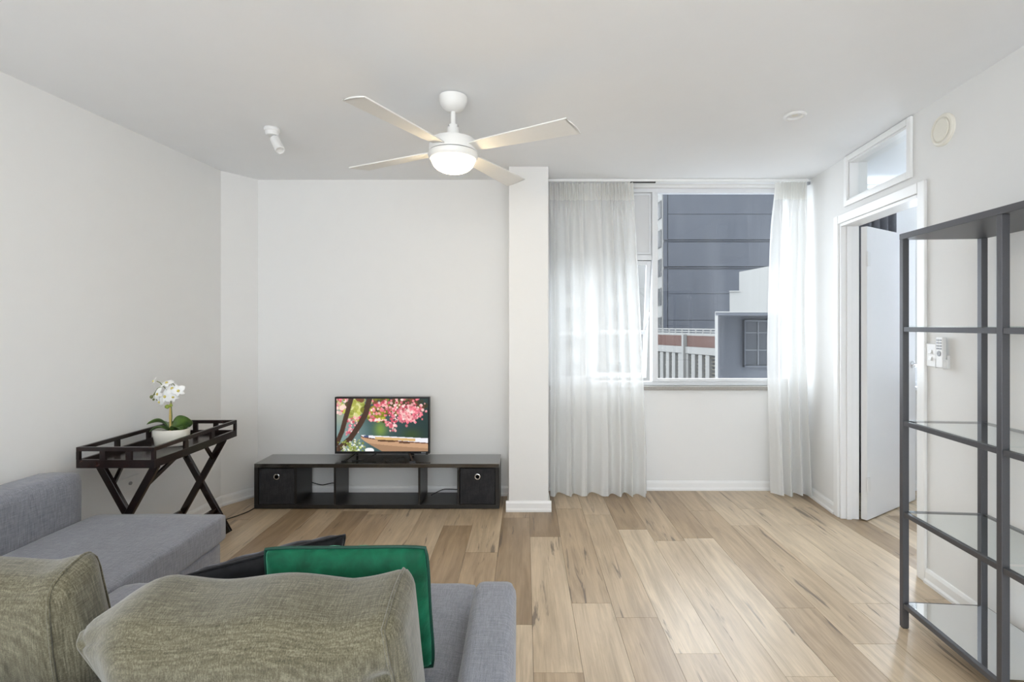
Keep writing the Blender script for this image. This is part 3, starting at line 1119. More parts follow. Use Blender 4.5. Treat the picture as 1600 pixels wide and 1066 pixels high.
PT = 0.028
sbx('top_panel', (SX0, SY0, SH - PT), (SX1, SY1, SH), M['blacktop'])
sbx('bottom_panel', (SX0, SY0, 0.004), (SX1, SY1, 0.004 + PT))
sbx('end_panel', (SX0, SY0, 0.004 + PT), (SX0 + PT, SY1, SH - PT))
sbx('end_panel', (SX1 - PT, SY0, 0.004 + PT), (SX1, SY1, SH - PT))
DV = [PX(q, SY0) for q in (461.5, 523, 655, 716)]
for x in DV:
    sbx('divider', (x - 0.008, SY0 + 0.002, 0.004 + PT), (x + 0.008, SY1, SH - PT))


def fabric_bin(x0, x1, label):
    z0, z1 = 0.004 + PT + 0.001, SH - PT - 0.008
    y0, y1 = SY0 + 0.008, SY1 - 0.01
    root = thing('storage_bin', label, 'bin', ((x0 + x1) / 2, (y0 + y1) / 2, z0), group='charcoal fabric bins in the television stand')
    w, d, h = (x1 - x0) / 2, (y1 - y0) / 2, z1 - z0
    t = 0.006
    m = MB()
    m.box((-w, -d, 0), (w, d, t))
    for lo, hi in (((-w, -d, t), (w, -d + t, h)), ((-w, d - t, t), (w, d, h)), ((-w, -d + t, t), (-w + t, d - t, h)), ((w - t, -d + t, t), (w, d - t, h))):
        m.box(lo, hi)
    m.build('fabric_box', M['bin'], root, bevel=0.003)
    T = Matrix.Translation((0, -d - 0.001, h * 0.77)) @ Matrix.Rotation(R(90), 4, 'X')
    MB().lathe([(0.013, -0.003), (0.014, 0.002), (0.018, 0.003), (0.0215, 0.001), (0.0215, -0.003)], 28, T).build('grommet', M['chrome'], root, smooth=50, label='chrome ring grommet')
    MB().lathe([(0.0, 0.0012), (0.0135, 0.0012)], 24, T).build('finger_hole', M['darkgap'], root)


fabric_bin(SX0 + PT + 0.004, DV[0] - 0.012, 'charcoal fabric bin in the left end of the stand')
fabric_bin(DV[3] + 0.012, SX1 - PT - 0.004, 'charcoal fabric bin in the right end of the stand')

TVY = 3.735
tx0, tx1, tz0, tz1 = PX(523.5, TVY), PX(671.5, TVY), PZ(709, TVY), PZ(620.5, TVY)
tvc = Vector(((tx0 + tx1) / 2, TVY, SH))
tv = thing('television', 'flat television showing a boat under pink blossom', 'television', tvc)


def tvb(name, boxes, mat=M['tvblack'], bevel=0.002):
    m = MB()
    for lo, hi in boxes:
        m.box(Vector(lo) - tvc, Vector(hi) - tvc)
    return m.build(name, mat, tv, bevel=bevel)


bz = 0.012
tvb('back_shell', [((tx0, TVY + 0.006, tz0), (tx1, TVY + 0.03, tz1)), ((tx0 + 0.1, TVY + 0.03, tz0 + 0.05), (tx1 - 0.1, TVY + 0.065, tz1 - 0.12))])
tvb('bezel', [((tx0, TVY - 0.006, tz0), (tx0 + bz, TVY + 0.006, tz1)), ((tx1 - bz, TVY - 0.006, tz0), (tx1, TVY + 0.006, tz1)),
              ((tx0 + bz, TVY - 0.006, tz0), (tx1 - bz, TVY + 0.006, tz0 + 0.018)), ((tx0 + bz, TVY - 0.006, tz1 - bz), (tx1 - bz, TVY + 0.006, tz1))], bevel=0.001)
tvb('logo_plate', [((tx1 - 0.062, TVY - 0.0068, tz0 + 0.006), (tx1 - 0.028, TVY - 0.0058, tz0 + 0.012))], M['greyplastic'], bevel=0)
tvb('sensor', [((tx1 - 0.030, TVY - 0.005, tz0 - 0.006), (tx1 - 0.012, TVY + 0.004, tz0))], bevel=0)
for sg, xc in ((-1, tx0 + 0.16), (1, tx1 - 0.16)):
    m = MB()
    top = Vector((xc, TVY + 0.012, tz0 + 0.01)) - tvc
    for dx, dy in ((sg * 0.055, -0.10), (sg * 0.02, 0.08)):
        b = Vector((xc + dx, TVY + dy, SH + 0.006)) - tvc
        m.bar(top, b, 0.014, 0.010)
    m.bar(Vector((xc + sg * 0.030, TVY - 0.105, SH + 0.005)) - tvc, Vector((xc + sg * 0.075, TVY - 0.095, SH + 0.005)) - tvc, 0.016, 0.008)
    m.build('stand_foot', M['tvblack'], tv, smooth=30)


def tv_picture(nx, ny):
    """lake, tree, pink blossom and a white rowing boat; rows from the top"""
    r = np.random.default_rng(5)
    X, Y = np.meshgrid(np.linspace(0, 1, nx), np.linspace(0, 1, ny))
    img = np.zeros((ny, nx, 3))

    def put(mask, col, a=1.0):
        mk = (mask * a)[..., None] if mask.dtype != bool else (mask.astype(float) * a)[..., None]
        img[:] = img * (1 - mk) + np.array(col) / 255 * mk

    def sstep(x, a, b):
        t = np.clip((x - a) / (b - a), 0, 1)
        return t * t * (3 - 2 * t)
    img[:] = np.array([58, 82, 84]) / 255
    put(sstep(X, 0.45, 1.0), (36, 54, 52), 0.9)
    put(1 - sstep(X, 0.05, 0.42), (176, 182, 160), 0.75)
    put((1 - sstep(X, 0.1, 0.5)) * sstep(Y, 0.35, 0.6), (110, 138, 142), 0.7)
    put(np.exp(-(((X - 0.48) / 0.07) ** 2 + ((Y - 0.58) / 0.16) ** 2)), (122, 150, 66), 0.9)
    put(np.exp(-(((X - 0.82) / 0.10) ** 2 + ((Y - 0.68) / 0.10) ** 2)), (58, 78, 36), 0.7)

    def blobs(n, cx, cy, sx, sy, cols, r0, r1, a=0.9):
        for _ in range(n):
            x, y = r.normal(cx, sx), r.normal(cy, sy)
            rad = r.uniform(r0, r1)
            d = ((X - x) / rad) ** 2 + ((Y - y) / (rad * 1.75)) ** 2
            c = np.array(cols[r.integers(len(cols))]) * r.uniform(0.85, 1.1)
            put((d < 1), np.clip(c, 0, 255), a)
    yel = [(206, 204, 120), (172, 176, 70), (228, 222, 170), (140, 150, 60)]
    pink = [(232, 130, 140), (246, 176, 176), (208, 88, 104), (250, 206, 200), (222, 110, 130)]
    dark = [(66, 62, 34), (88, 76, 36), (48, 50, 34), (110, 66, 48)]
    blobs(70, 0.22, 0.16, 0.06, 0.12, yel, 0.012, 0.04, 0.7)
    blobs(40, 0.06, 0.10, 0.05, 0.10, pink + yel, 0.010, 0.028)
    blobs(160, 0.62, 0.10, 0.17, 0.10, dark + [(120, 118, 44)], 0.014, 0.035)
    blobs(60, 0.44, 0.30, 0.06, 0.06, yel[1:2] + [(150, 140, 40), (110, 112, 40)], 0.012, 0.03)
    blobs(260, 0.66, 0.20, 0.15, 0.11, pink + [(190, 70, 90)], 0.007, 0.018)
    blobs(90, 0.84, 0.22, 0.05, 0.06, pink, 0.007, 0.017)
    blobs(60, 0.78, 0.38, 0.06, 0.04, pink[:2] + pink[3:], 0.008, 0.017)
    blobs(40, 0.60, 0.50, 0.025, 0.06, pink, 0.007, 0.016)
    blobs(26, 0.44, 0.40, 0.05, 0.015, pink[1:4], 0.007, 0.014)
    blobs(28, 0.18, 0.40, 0.05, 0.04, pink[1:4], 0.007, 0.016)
    blobs(24, 0.17, 0.60, 0.05, 0.06, pink, 0.008, 0.016)
    # trunks
    for pts, w in (([(0.16, 0.0), (0.10, 0.36), (0.06, 0.62), (0.0, 0.86)], 0.026), ([(0.36, 0.0), (0.32, 0.28), (0.25, 0.50), (0.15, 0.76), (0.02, 0.96)], 0.030)):
        for (x0, y0), (x1, y1) in zip(pts[:-1], pts[1:]):
            for q in np.linspace(0, 1, 14):
                x, y = x0 + (x1 - x0) * q, y0 + (y1 - y0) * q
                d = ((X - x) / w) ** 2 + ((Y - y) / (w * 1.75)) ** 2
                put(d < 1, (70, 50, 40))
                d = ((X - x + w * 0.4) / (w * 0.4)) ** 2 + ((Y - y) / (w)) ** 2
                put(d < 1, (98, 74, 58), 0.5)
    blobs(90, 0.16, 0.92, 0.08, 0.07, [(240, 240, 226), (150, 164, 80), (190, 200, 140), (120, 130, 60)], 0.006, 0.016)
    # boat
    sh = 0.66 + 0.33 * np.clip((X - 0.26) / 0.74, 0, 1) ** 0.55 * 0.44
    keel = 0.735 + 0.32 * np.clip((X - 0.26) / 0.30, 0, 1) ** 0.8
    hull = (X > 0.265) & (Y > sh + 0.03) & (Y < keel)
    put(hull, (188, 150, 118))
    put(hull & (Y > sh + 0.14), (150, 118, 92), 0.8)
    put((X > 0.265) & (Y > sh + 0.03) & (Y < sh + 0.055), (96, 60, 48))
    top = 0.715 + 0.06 * np.clip((X - 0.3) / 0.7, 0, 1)
    put((X > 0.27) & (Y > top - 0.02 + 0.08 * np.clip((0.34 - X) / 0.08, 0, 1) * 0) & (Y < sh + 0.035), (226, 226, 232))
    put((X > 0.42) & (X < 0.86) & (Y > top) & (Y < top + 0.05), (206, 170, 116))
    put((X > 0.45) & (X < 0.64) & (Y > top + 0.05) & (Y < top + 0.085), (92, 66, 48))
    put((X > 0.68) & (X < 0.80) & (Y > top + 0.075) & (Y < top + 0.10), (98, 72, 54))
    put((X > 0.30) & (X < 0.35) & (Y > 0.70) & (Y < 0.735), (70, 84, 120))
    put(((X - 0.36) / 0.05) ** 2 + ((Y - 0.985) / 0.05) ** 2 < 1, (238, 238, 236))
    return np.clip(img, 0, 1)


def screen():
    nx, ny = 240, 136
    img = tv_picture(nx, ny)
    x0, x1, z0, z1 = tx0 + bz, tx1 - bz, tz0 + 0.018, tz1 - bz
    m = MB()
    m.grid(lambda u, v: Vector((x0 + (x1 - x0) * u, TVY - 0.001, z1 + (z0 - z1) * v)) - tvc, nx - 1, ny - 1)
    t = NT('tv_screen')
    at = t.n('ShaderNodeAttribute', attribute_name='picture')
    t.b.inputs['Base Color'].default_value = (0.01, 0.01, 0.01, 1)
    t.b.inputs['Roughness'].default_value = 0.25
    t.l(at.outputs['Color'], t.b.inputs['Emission Color'])
    t.b.inputs['Emission Strength'].default_value = 1.0
    o = m.build('screen', t.m, tv)
    ca = o.data.color_attributes.new('picture', 'FLOAT_COLOR', 'POINT')
    c = img.reshape(-1, 3)
    l = np.where(c <= 0.04045, c / 12.92, ((c + 0.055) / 1.055) ** 2.4)
    ca.data.foreach_set('color', np.concatenate([l, np.ones((len(l), 1))], 1).ravel())
    return o


screen()

# cables
def cable(pts, label, r=0.0035):
    cu = []
    pts = [Vector(p) for p in pts]
    n = len(pts)
    for i in range(n - 1):
        p0, p1, p2, p3 = pts[max(i - 1, 0)], pts[i], pts[i + 1], pts[min(i + 2, n - 1)]
        for k in range(8):
            t = k / 8
            cu.append(0.5 * ((2 * p1) + (p2 - p0) * t + (2 * p0 - 5 * p1 + 4 * p2 - p3) * t * t + (3 * p1 - p0 - 3 * p2 + p3) * t ** 3))
    cu.append(pts[-1])
    o = MB().tube(cu, r, 7).build('power_cable', M['cable'], smooth=180)
    return tag(o, label, 'cable')


cable([(lwx(2.9) + 0.05, 2.9, 0.004), (-2.08, 3.30, 0.004), (-1.99, 3.46, 0.004), (-1.955, 3.56, 0.004), (-1.955, 3.70, 0.004)], 'black cable on the floor running from tray table to stand')
zf = 0.004 + PT + 0.004
cable([(DV[0] + 0.03, 3.80, zf + 0.09), (DV[0] + 0.10, 3.82, zf + 0.065), (DV[0] + 0.19, 3.83, zf + 0.075), (DV[1] - 0.02, 3.82, zf + 0.02)], 'black cable looping in the cube beside the left bin')
cable([(DV[2] + 0.05, 3.78, zf), (DV[2] + 0.14, 3.82, zf + 0.03), (DV[3] - 0.02, 3.83, zf + 0.025)], 'black cable lying in the cube beside the right bin')
cable([(tvc.x - 0.20, 3.65, SH + 0.004), (tvc.x - 0.13, 3.68, SH + 0.006), (tvc.x - 0.05, 3.75, SH + 0.03)], 'black cable under the left half of the television')
cable([(tvc.x + 0.02, 3.70, SH + 0.02), (tvc.x + 0.05, 3.64, SH + 0.004), (tvc.x + 0.10, 3.67, SH + 0.012), (tvc.x + 0.17, 3.70, SH + 0.018), (tvc.x + 0.2, 3.63, SH + 0.004)], 'black cable tangled under the right half of the television')

# ------------------------------------------------------------------ ceiling fan
HX, HY = -0.353, 2.46
fan = thing('ceiling_fan', 'white four blade ceiling fan with a lit dome lamp', 'ceiling fan', (HX, HY, 0))
MB().lathe([(0.060, CEIL - 0.001), (0.069, CEIL - 0.006), (0.069, CEIL - 0.022), (0.064, CEIL - 0.040), (0.053, CEIL - 0.058), (0.040, CEIL - 0.070), (0.020, CEIL - 0.075), (0.013, CEIL - 0.078)], 40).build('canopy', M['fanwhite'], fan, smooth=35)
MB().lathe([(0.0115, 2.290), (0.0115, CEIL - 0.07)], 18).build('down_rod', M['fanwhite'], fan, smooth=40)
MB().lathe([(0.036, 2.234), (0.034, 2.250), (0.026, 2.306), (0.022, 2.312), (0.012, 2.312)], 28).build('coupling', M['fanwhite'], fan, smooth=35)
for a in (0.6, 2.2):
    MB().cyl((0.024 * math.cos(-a), 0.024 * math.sin(-a), 2.30), (0.033 * math.cos(-a), 0.033 * math.sin(-a), 2.30), 0.004, n=10).build('screw', M['chrome'], fan)
MB().lathe([(0.030, 2.2365), (0.106, 2.2350)], 48).build('motor_cap', M['greyplastic'], fan, smooth=35, label='dark rim of the motor top')
MB().lathe([(0.101, 2.2375), (0.110, 2.2345), (0.115, 2.226), (0.118, 2.205), (0.118, 2.1765)], 48).build('motor_housing', M['fanwhite'], fan, smooth=35)
MB().lathe([(0.1155, 2.177), (0.1155, 2.1735)], 48).build('shadow_gap', M['darkgap'], fan, smooth=35)
MB().lathe([(0.112, 2.174), (0.121, 2.172), (0.122, 2.162), (0.119, 2.150), (0.113, 2.141), (0.105, 2.138)], 48).build('lamp_housing', M['fanwhite'], fan, smooth=35)
MB().lathe([(0.106, 2.142), (0.104, 2.128), (0.095, 2.110), (0.080, 2.096), (0.058, 2.085), (0.030, 2.078), (0.0, 2.076)], 48).build('lamp_dome', M['lamp'], fan, smooth=180, label='glowing opal glass lamp dome')
BASE, BZ = -28, 2.190
for k in range(4):
    a = R(BASE + 90 * k)
    m = MB()
    r0, r1, n = 0.085, 0.645, 20
    poly = []
    for i in range(n + 1):
        q = i / n
        poly.append((r0 + (r1 - r0 - 0.012) * q, -(0.028 + 0.012 * min(1, q * 6) + 0.027 * q)))
    for i in range(9):
        b = -1 + 2 * i / 8
        poly.append((r1 - 0.012 + 0.012 * (1 - b * b) + 0.010 * b, b * 0.067))
    for i in range(n, -1, -1):
        q = i / n
        poly.append((r0 + (r1 - r0) * q, 0.028 + 0.012 * min(1, q * 6) + 0.027 * q))
    T = Matrix.Translation((0, 0, BZ)) @ Matrix.Rotation(a, 4, 'Z') @ Matrix.Rotation(R(-9), 4, 'X')
    m.prism(poly, -0.003, 0.003, T)
    bo = m.build('blade', M['blade'], fan)

# ------------------------------------------------------------------ spotlight, downlight, wall vent, switches, remote, outlet
sx, sy = PX(425, 2.86), 2.86
sp = thing('ceiling_spotlight', 'small white swivel spotlight on the ceiling', 'spotlight', (sx, sy, CEIL))
MB().lathe([(0.040, -0.001), (0.042, -0.006), (0.042, -0.018), (0.036, -0.024), (0.034, -0.040), (0.030, -0.044), (0, -0.044)], 32).build('base', M['plastic'], sp, smooth=35)
MB().tube([(0.012, -0.004, -0.042), (0.022, -0.008, -0.060), (0.030, -0.010, -0.075)], 0.006, 10).build('swivel_arm', M['plastic'], sp, smooth=60)
a0, a1 = Vector((0.012, 0.004, -0.058)), Vector((0.062, -0.030, -0.140))
qd = (a1 - a0).to_track_quat('Z', 'Y').to_matrix().to_4x4()
L = (a1 - a0).length
MB().lathe([(0.0, 0.0), (0.022, 0.001), (0.026, 0.006), (0.026, L - 0.003), (0.023, L), (0.021, L - 0.008), (0, L - 0.010)], 28, Matrix.Translation(a0) @ qd).build('lamp_barrel', M['plastic'], sp, smooth=35)

dl = thing('ceiling_downlight', 'round white recessed downlight near the window', 'downlight', (PX(1242, 2.68), 2.68, CEIL))
MB().lathe([(0.056, -0.0005), (0.057, -0.006), (0.051, -0.013), (0.040, -0.012), (0.034, -0.002)], 40).build('trim_ring', M['plastic'], dl, smooth=35)
MB().lathe([(0.033, -0.0015), (0.0, -0.0025)], 32).build('lens', M['cream'], dl, smooth=60)


def on_right(px, py, n=0.0):
    y = F * (2.174 - 0.109 * 3.489) / ((px - CX) - 0.109 * F)
    q = RWM @ Vector((-n, S(y), PZ(py, y)))
    return q


RZ = (0, 0, -TH)
vt = thing('wall_vent', 'round cream vent cover high on the right wall', 'vent', on_right(1475, 203), RZ)
T = Matrix.Rotation(R(-90), 4, 'Y')
MB().lathe([(0.078, 0.0), (0.078, 0.008), (0.072, 0.014), (0.062, 0.016), (0.058, 0.012), (0.054, 0.012), (0.050, 0.017), (0.0, 0.019)], 40, T).build('cover', M['cream'], vt, smooth=25)
MB().lathe([(0.0565, 0.0125), (0.0555, 0.0125), (0.0555, 0.013), (0.0565, 0.013)], 40, T).build('groove_ring', M['cream'], vt)

sw = thing('light_switch', 'white double light switch beside the door frame', 'switch', on_right(1457, 555), RZ)
MB().box((-0.009, -0.038, -0.058), (0, 0.038, 0.058)).build('plate', M['plastic'], sw, bevel=0.003)
for z in (-0.017, 0.017):
    MB().add([Vector((-0.009, -0.010, z - 0.010)), Vector((-0.009, 0.010, z - 0.010)), Vector((-0.009, 0.010, z + 0.010)), Vector((-0.009, -0.010, z + 0.010)),
              Vector((-0.017, -0.010, z - 0.009)), Vector((-0.017, 0.010, z - 0.009)), Vector((-0.011, 0.010, z + 0.010)), Vector((-0.011, -0.010, z + 0.010))],
             [(0, 3, 2, 1), (4, 5, 6, 7), (0, 1, 5, 4), (1, 2, 6, 5), (2, 3, 7, 6), (3, 0, 4, 7)]).build('rocker', M['plastic'], sw, bevel=0.001)
rm = thing('fan_remote', 'white remote control in its wall holder beside the switch', 'remote', on_right(1478, 552), RZ)
MB().box((-0.012, -0.028, -0.075), (0, 0.028, -0.01)).box((-0.032, -0.028, -0.075), (-0.012, -0.025, -0.03)).box((-0.032, 0.025, -0.075), (-0.012, 0.028, -0.03)).build('holder', M['plastic'], rm, bevel=0.002)
rb = MB().box((-0.031, -0.024, -0.072), (-0.0125, 0.024, 0.078)).build('handset', M['plastic'], rm, bevel=0.004)
for i in range(4):
    for j in (-1, 1):
        MB().box((-0.033, j * 0.010 - 0.007, 0.060 - i * 0.014), (-0.0305, j * 0.010 + 0.007, 0.067 - i * 0.014)).build('button', M['greyplastic'], rb)
MB().lathe([(0.013, 0.0), (0.013, 0.0025), (0.008, 0.003), (0, 0.002)], 20, Matrix.Translation((-0.0305, 0, -0.002)) @ Matrix.Rotation(R(-90), 4, 'Y')).build('dial_button', M['greyplastic'], rb)

LA = math.atan(0.0738)
ol = thing('wall_outlet', 'white power outlet low on the left wall under tray table', 'outlet', (lwx(2.871), 2.871, 0.412), (0, 0, -LA))
MB().box((0, -0.066, -0.042), (0.012, 0.066, 0.042)).build('plate', M['plastic'], ol, bevel=0.003)
MB().cyl((0.011, 0.0, 0.004), (0.018, 0.0, 0.004), 0.010, n=14).build('socket', M['greyplastic'], ol, smooth=40)

# ------------------------------------------------------------------ shelving unit
SA = R(5.0)
su_l = Vector((1.652, 2.203, 0))
su = thing('shelving_unit', 'tall charcoal metal shelving unit with glass shelves at right', 'shelf', su_l, (0, 0, -SA))
# local: x = depth to the wall, y = -(along the front towards the camera)
UD, UW, UH, PQ = 0.345, 1.0, 1.728, 0.026
LV = [0.112, 0.512, 0.908, 1.318]
for x in (0, UD - PQ):
    for y in (-PQ / 2, -UW / 2 - PQ / 2, -UW):
        MB().box((x, y - PQ / 2 + 0.002, 0.004), (x + PQ, y + PQ / 2 - 0.002, UH - 0.026)).build('post', M['steel'], su, bevel=0.0015)
        MB().box((x + 0.003, y - PQ / 2 + 0.005, 0.0), (x + PQ - 0.003, y + PQ / 2 - 0.005, 0.004)).build('post_foot', M['tvblack'], su)
MB().box((0, -UW - PQ / 2, UH - 0.026), (UD, 0, UH)).build('top_panel', M['steel'], su, bevel=0.002, label='solid charcoal top panel')
bays = ((-UW / 2 - PQ / 2 + 0.0115, -PQ + 0.002), (-UW + PQ / 2 - 0.002, -UW / 2 - PQ + 0.002))
bays = ((-UW / 2, -PQ), (-UW + PQ / 2, -UW / 2 - PQ))
for z in LV:
    for (y0, y1) in bays:
        for x in (0.002, UD - PQ + 0.006):
            MB().box((x, y0, z - (0.020 if x < 0.1 else 0.009)), (x + 0.018, y1, z)).build('rail', M['steel'], su, bevel=0.001)
        MB().box((0.014, y0 + 0.002, z), (UD - 0.014, y1 - 0.002, z + 0.006)).build('glass_shelf', M['mirror'] if z < 0.2 else M['shelfglass'], su, bevel=0, label='mirror bright bottom shelf' if z < 0.2 else None)
    for y in (-PQ / 2, -UW):
        MB().box((PQ, y - 0.006, z - 0.009), (UD - PQ, y + 0.006, z - 0.001)).build('end_rail', M['steel'], su, bevel=0.001)

# ------------------------------------------------------------------ curtains
def curtain(name, label, xa, xb, y, ztop, zbot, folds, amp, seed, nu=260, nv=70):
    """xa, xb: left and right edge as functions of v (0 top, 1 hem)"""
    root = thing(name, label, 'curtain', ((xa(0.5) + xb(0.5)) / 2, y, 0), group='white sheer curtains at the large window')
    ro = Vector(root.location)
    r = random.Random(seed)
    ph = [r.uniform(0, 6.28) for _ in range(8)]
    HB = 0.055      # share of the drop taken by the gathered heading
    # uneven fold spacing
    def warp(u):
        return u + 0.035 * math.sin(5.3 * u + ph[0]) + 0.02 * math.sin(11.7 * u + ph[1])

    def at(u, v):
        w = warp(u)
        top = math.exp(-(v / 0.10) ** 2)
        big = math.sin(2 * math.pi * folds * w + ph[2] + 0.5 * math.sin(3 * v + ph[3]))
        big = math.copysign(abs(big) ** 0.75, big)
        mid = math.sin(2 * math.pi * folds * 1.9 * w + ph[4] + v * 1.3)
        fine = math.sin(2 * math.pi * folds * 3.0 * w + ph[5])
        d = amp * ((1 - top) * (0.75 * big + 0.25 * mid * (0.4 + 0.6 * v)) + top * 0.42 * fine)
        x = xa(v) + (xb(v) - xa(v)) * (u + 0.012 * (1 - top) * math.sin(2 * math.pi * folds * w + ph[6]))
        hem = 0.010 * math.sin(2 * math.pi * folds * w * 0.5 + ph[7]) if v > 0.98 else 0
        z = ztop + (zbot - ztop) * v + max(0, hem)
        return Vector((x, y + d, z)) - ro
    MB().grid(lambda u, v: at(u, HB + (1 - HB) * v), nu, nv).build('sheer_panel', M['sheer'], root, smooth=180)
    MB().grid(lambda u, v: at(u, HB * v) , nu, 8).build('gathered_heading', M['heading'], root, smooth=180)
    MB().grid(lambda u, v: at(u, 0.965 + 0.035 * v) + Vector((0, -0.003, 0)), nu, 4).build('hem', M['sheer'], root, smooth=180)
    return root


CYD = 3.865
lerp = lambda a, b, t: a + (b - a) * t
curtain('curtain', 'wide white sheer curtain drawn beside the pillar', lambda v: PX(858, CYD) + 0.0, lambda v: lerp(PX(990, CYD), PX(1013, CYD), min(1, v * 1.15) ** 0.9),
        CYD, 2.425, 0.006, 6.5, 0.046, 3)
curtain('curtain', 'narrow white sheer curtain gathered in the right window corner', lambda v: lerp(PX(1207, CYD), PX(1201, CYD), min(1, v * 2)) if v < 0.6 else lerp(PX(1201, CYD), PX(1206, CYD), (v - 0.6) / 0.4),
        lambda v: lerp(PX(1258, CYD), PX(1252, CYD), min(1, v * 3)) + 0.06 * max(0, v - 0.45) / 0.55, CYD - 0.02, 2.425, 0.012, 3.5, 0.046, 9, nu=160)
ct = thing('curtain_track', 'white curtain track under the ceiling above the window', 'curtain track', (1.2, CYD, CEIL))
MB().box((PX1 + 0.005 - 1.2, -0.014, -0.022), (2.19 - 1.2, 0.014, -0.001)).build('rail', M['trim'], ct, bevel=0.002)
MB().box((2.185 - 1.2, -0.012, -0.045), (2.205 - 1.2, 0.012, -0.022)).build('end_stop', M['greyplastic'], ct, bevel=0.002)
MB().box((PX(985, CYD) - 1.2, -0.012, -0.029), (PX(1024, CYD) - 1.2, 0.010, -0.022)).build('track_slot', M['darkgap'], ct)

bc = thing('curtain', 'dark grey curtain in the bedroom above the open door', 'curtain', (2.72, 3.90, 0))
MB().grid(lambda u, v: (-0.22 + 0.40 * u, 0.03 * math.sin(u * 38) + 0.0, 0.02 + 2.36 * v), 120, 10).build('cloth', M['greycurtain'], bc, smooth=180)
bb = thing('window_blind', 'white roller blind in the bedroom beyond the door', 'blind', (3.0, 3.955, 0))
MB().box((-0.09, -0.004, 1.0), (0.11, 0.0, 2.36)).build('blind_cloth', M['plastic'], bb)
MB().cyl((-0.10, 0.0, 2.385), (0.12, 0.0, 2.385), 0.022, n=16).build('roller', M['plastic'], bb, smooth=40)

# ------------------------------------------------------------------ outside, building colours darkened to offset the strong sky
M['towergrey'] = plain('grey_render', (0.027, 0.030, 0.037, 1), 0.9, nscale=0.7, var=0.16, bump=0)
M['joint'] = plain('dark_joint', (0.014, 0.016, 0.020, 1), 0.9, nscale=3, bump=0)
M['bwhite'] = plain('facade_white_dimmed', (0.135, 0.133, 0.125, 1), 0.9, nscale=1.5, var=0.05, bump=0)
M['bglass'] = plain('dark_glazing', (0.010, 0.012, 0.016, 1), 0.45, nscale=1, bump=0, spec=0.2)
M['rust'] = plain('rust_brown_panel', (0.048, 0.022, 0.016, 1), 0.9, nscale=6, var=0.3, bump=0)
M['midgrey'] = plain('mid_grey_wall', (0.032, 0.035, 0.042, 1), 0.9, nscale=1.2, var=0.12, bump=0)
M['louvre'] = plain('louvre_cream', (0.085, 0.078, 0.06, 1), 0.9, nscale=3, bump=0)
M['asphalt'] = plain('street', (0.22, 0.22, 0.22, 1), 0.95, nscale=0.6, var=0.2, bump=0)

o = MB().box((-60, 6, -22), (160, 160, -21)).build('ground_outside', M['asphalt'])
tag(o, 'grey street ground far below the window', 'ground', kind='structure')

# grey tower with pale side
TYD = 40.0
tw_x0 = PX(1037, TYD)
tw = thing('tower_block', 'tall blank blue grey tower filling the right window pane', 'building', (tw_x0, TYD, 0))
MB().box((0.05, 0.1, -21), (24, 14, 13.4)).build('core_wall', M['joint'], tw)
ys = [(500.9, 532), (459.3, 500.3), (421.3, 458.7), (378.8, 416.2), (335.2, 374.2), (296.0, 334.5), (262.0, 292.0)]
for ya, yb in ys:
    z1, z0 = PZ(ya, TYD), PZ(yb, TYD)
    MB().box((0.35, 0, z0), (24, 0.14, z1)).build('wall_panel', M['towergrey'], tw)
    MB().box((0, 0.03, z0 - 0.02), (0.30, 0.14, z1 + 0.02)).build('corner_panel', M['towergrey'], tw)
for yc in (418.5, 376.2):
    MB().box((0.35, 0.04, PZ(yc + 0.6, TYD)), (24, 0.12, PZ(yc - 0.6, TYD))).build('floor_band', M['towergrey'], tw)
MB().box((-0.10, 0.16, -21), (0.05, 14, 13.4)).build('side_wall', M['bwhite'], tw, label='pale side wall with windows')
for i in range(-4, 8):
    z = PZ(346 + 45 * 1, TYD + 2) + (i - 3) * 2.35
    wn = MB().box((-0.16, 0.28, z), (-0.10, 2.4, z + 1.35)).build('window', M['bglass'], tw)
    MB().box((-0.19, 0.28, z), (-0.16, 0.34, z + 1.35)).box((-0.19, 0.72, z), (-0.16, 0.78, z + 1.35)).box((-0.22, 0.25, z + 1.35), (-0.10, 2.45, z + 1.43)).build('window_frame', M['bwhite'], wn)

# car park with louvres
ca, cb = Vector((PX(1030, 33), 33, 0)), Vector((PX(1135, 27.5), 27.5, 0))
ang = math.atan2(cb.y - ca.y, cb.x - ca.x)
cl = (cb - ca).length
cp = thing('car_park', 'white car park with brown panels and louvred bays', 'building', ca, (0, 0, ang))


def cpz(py, px):
    q = (px - 1030) / 105
    y = 33 + (27.5 - 33) * q
    return PZ(py, y)


z_rail1, z_rail0 = PZ(513, 32), PZ(521, 32)
zb1, zb0 = PZ(522, 32), PZ(540, 32)
zw0 = PZ(550, 32)
zl0 = PZ(600, 32)
MB().box((-0.6, 0.5, -21), (cl + 0.2, 8, zb1)).build('core_wall', M['joint'], cp)
nP = 2
for i in range(3):
    x0 = -0.4 + i * (cl / 2 + 0.05)
    MB().box((x0 + 0.1, 0.0, zb0), (x0 + cl / 2 - 0.1, 0.2, zb1 - 0.06)).build('brown_panel', M['rust'], cp)
    MB().box((x0 - 0.10, -0.25, -21), (x0 + 0.06, 0.2, zb1)).build('pier', M['bwhite'], cp)
MB().box((-0.6, -0.10, zw0), (cl + 0.2, 0.5, zb0)).build('white_band', M['bwhite'], cp)
MB().box((-0.6, 0.0, zb1 - 0.06), (cl + 0.2, 0.5, zb1 + 0.08)).build('coping', M['bwhite'], cp)
m = MB().box((-0.6, 0.1, z_rail1 - 0.08), (cl + 0.2, 0.18, z_rail1))
m.box((-0.6, 0.1, (z_rail1 + zb1) / 2 - 0.03), (cl + 0.2, 0.16, (z_rail1 + zb1) / 2 + 0.03))
m.build('guard_rail', M['bwhite'], cp)
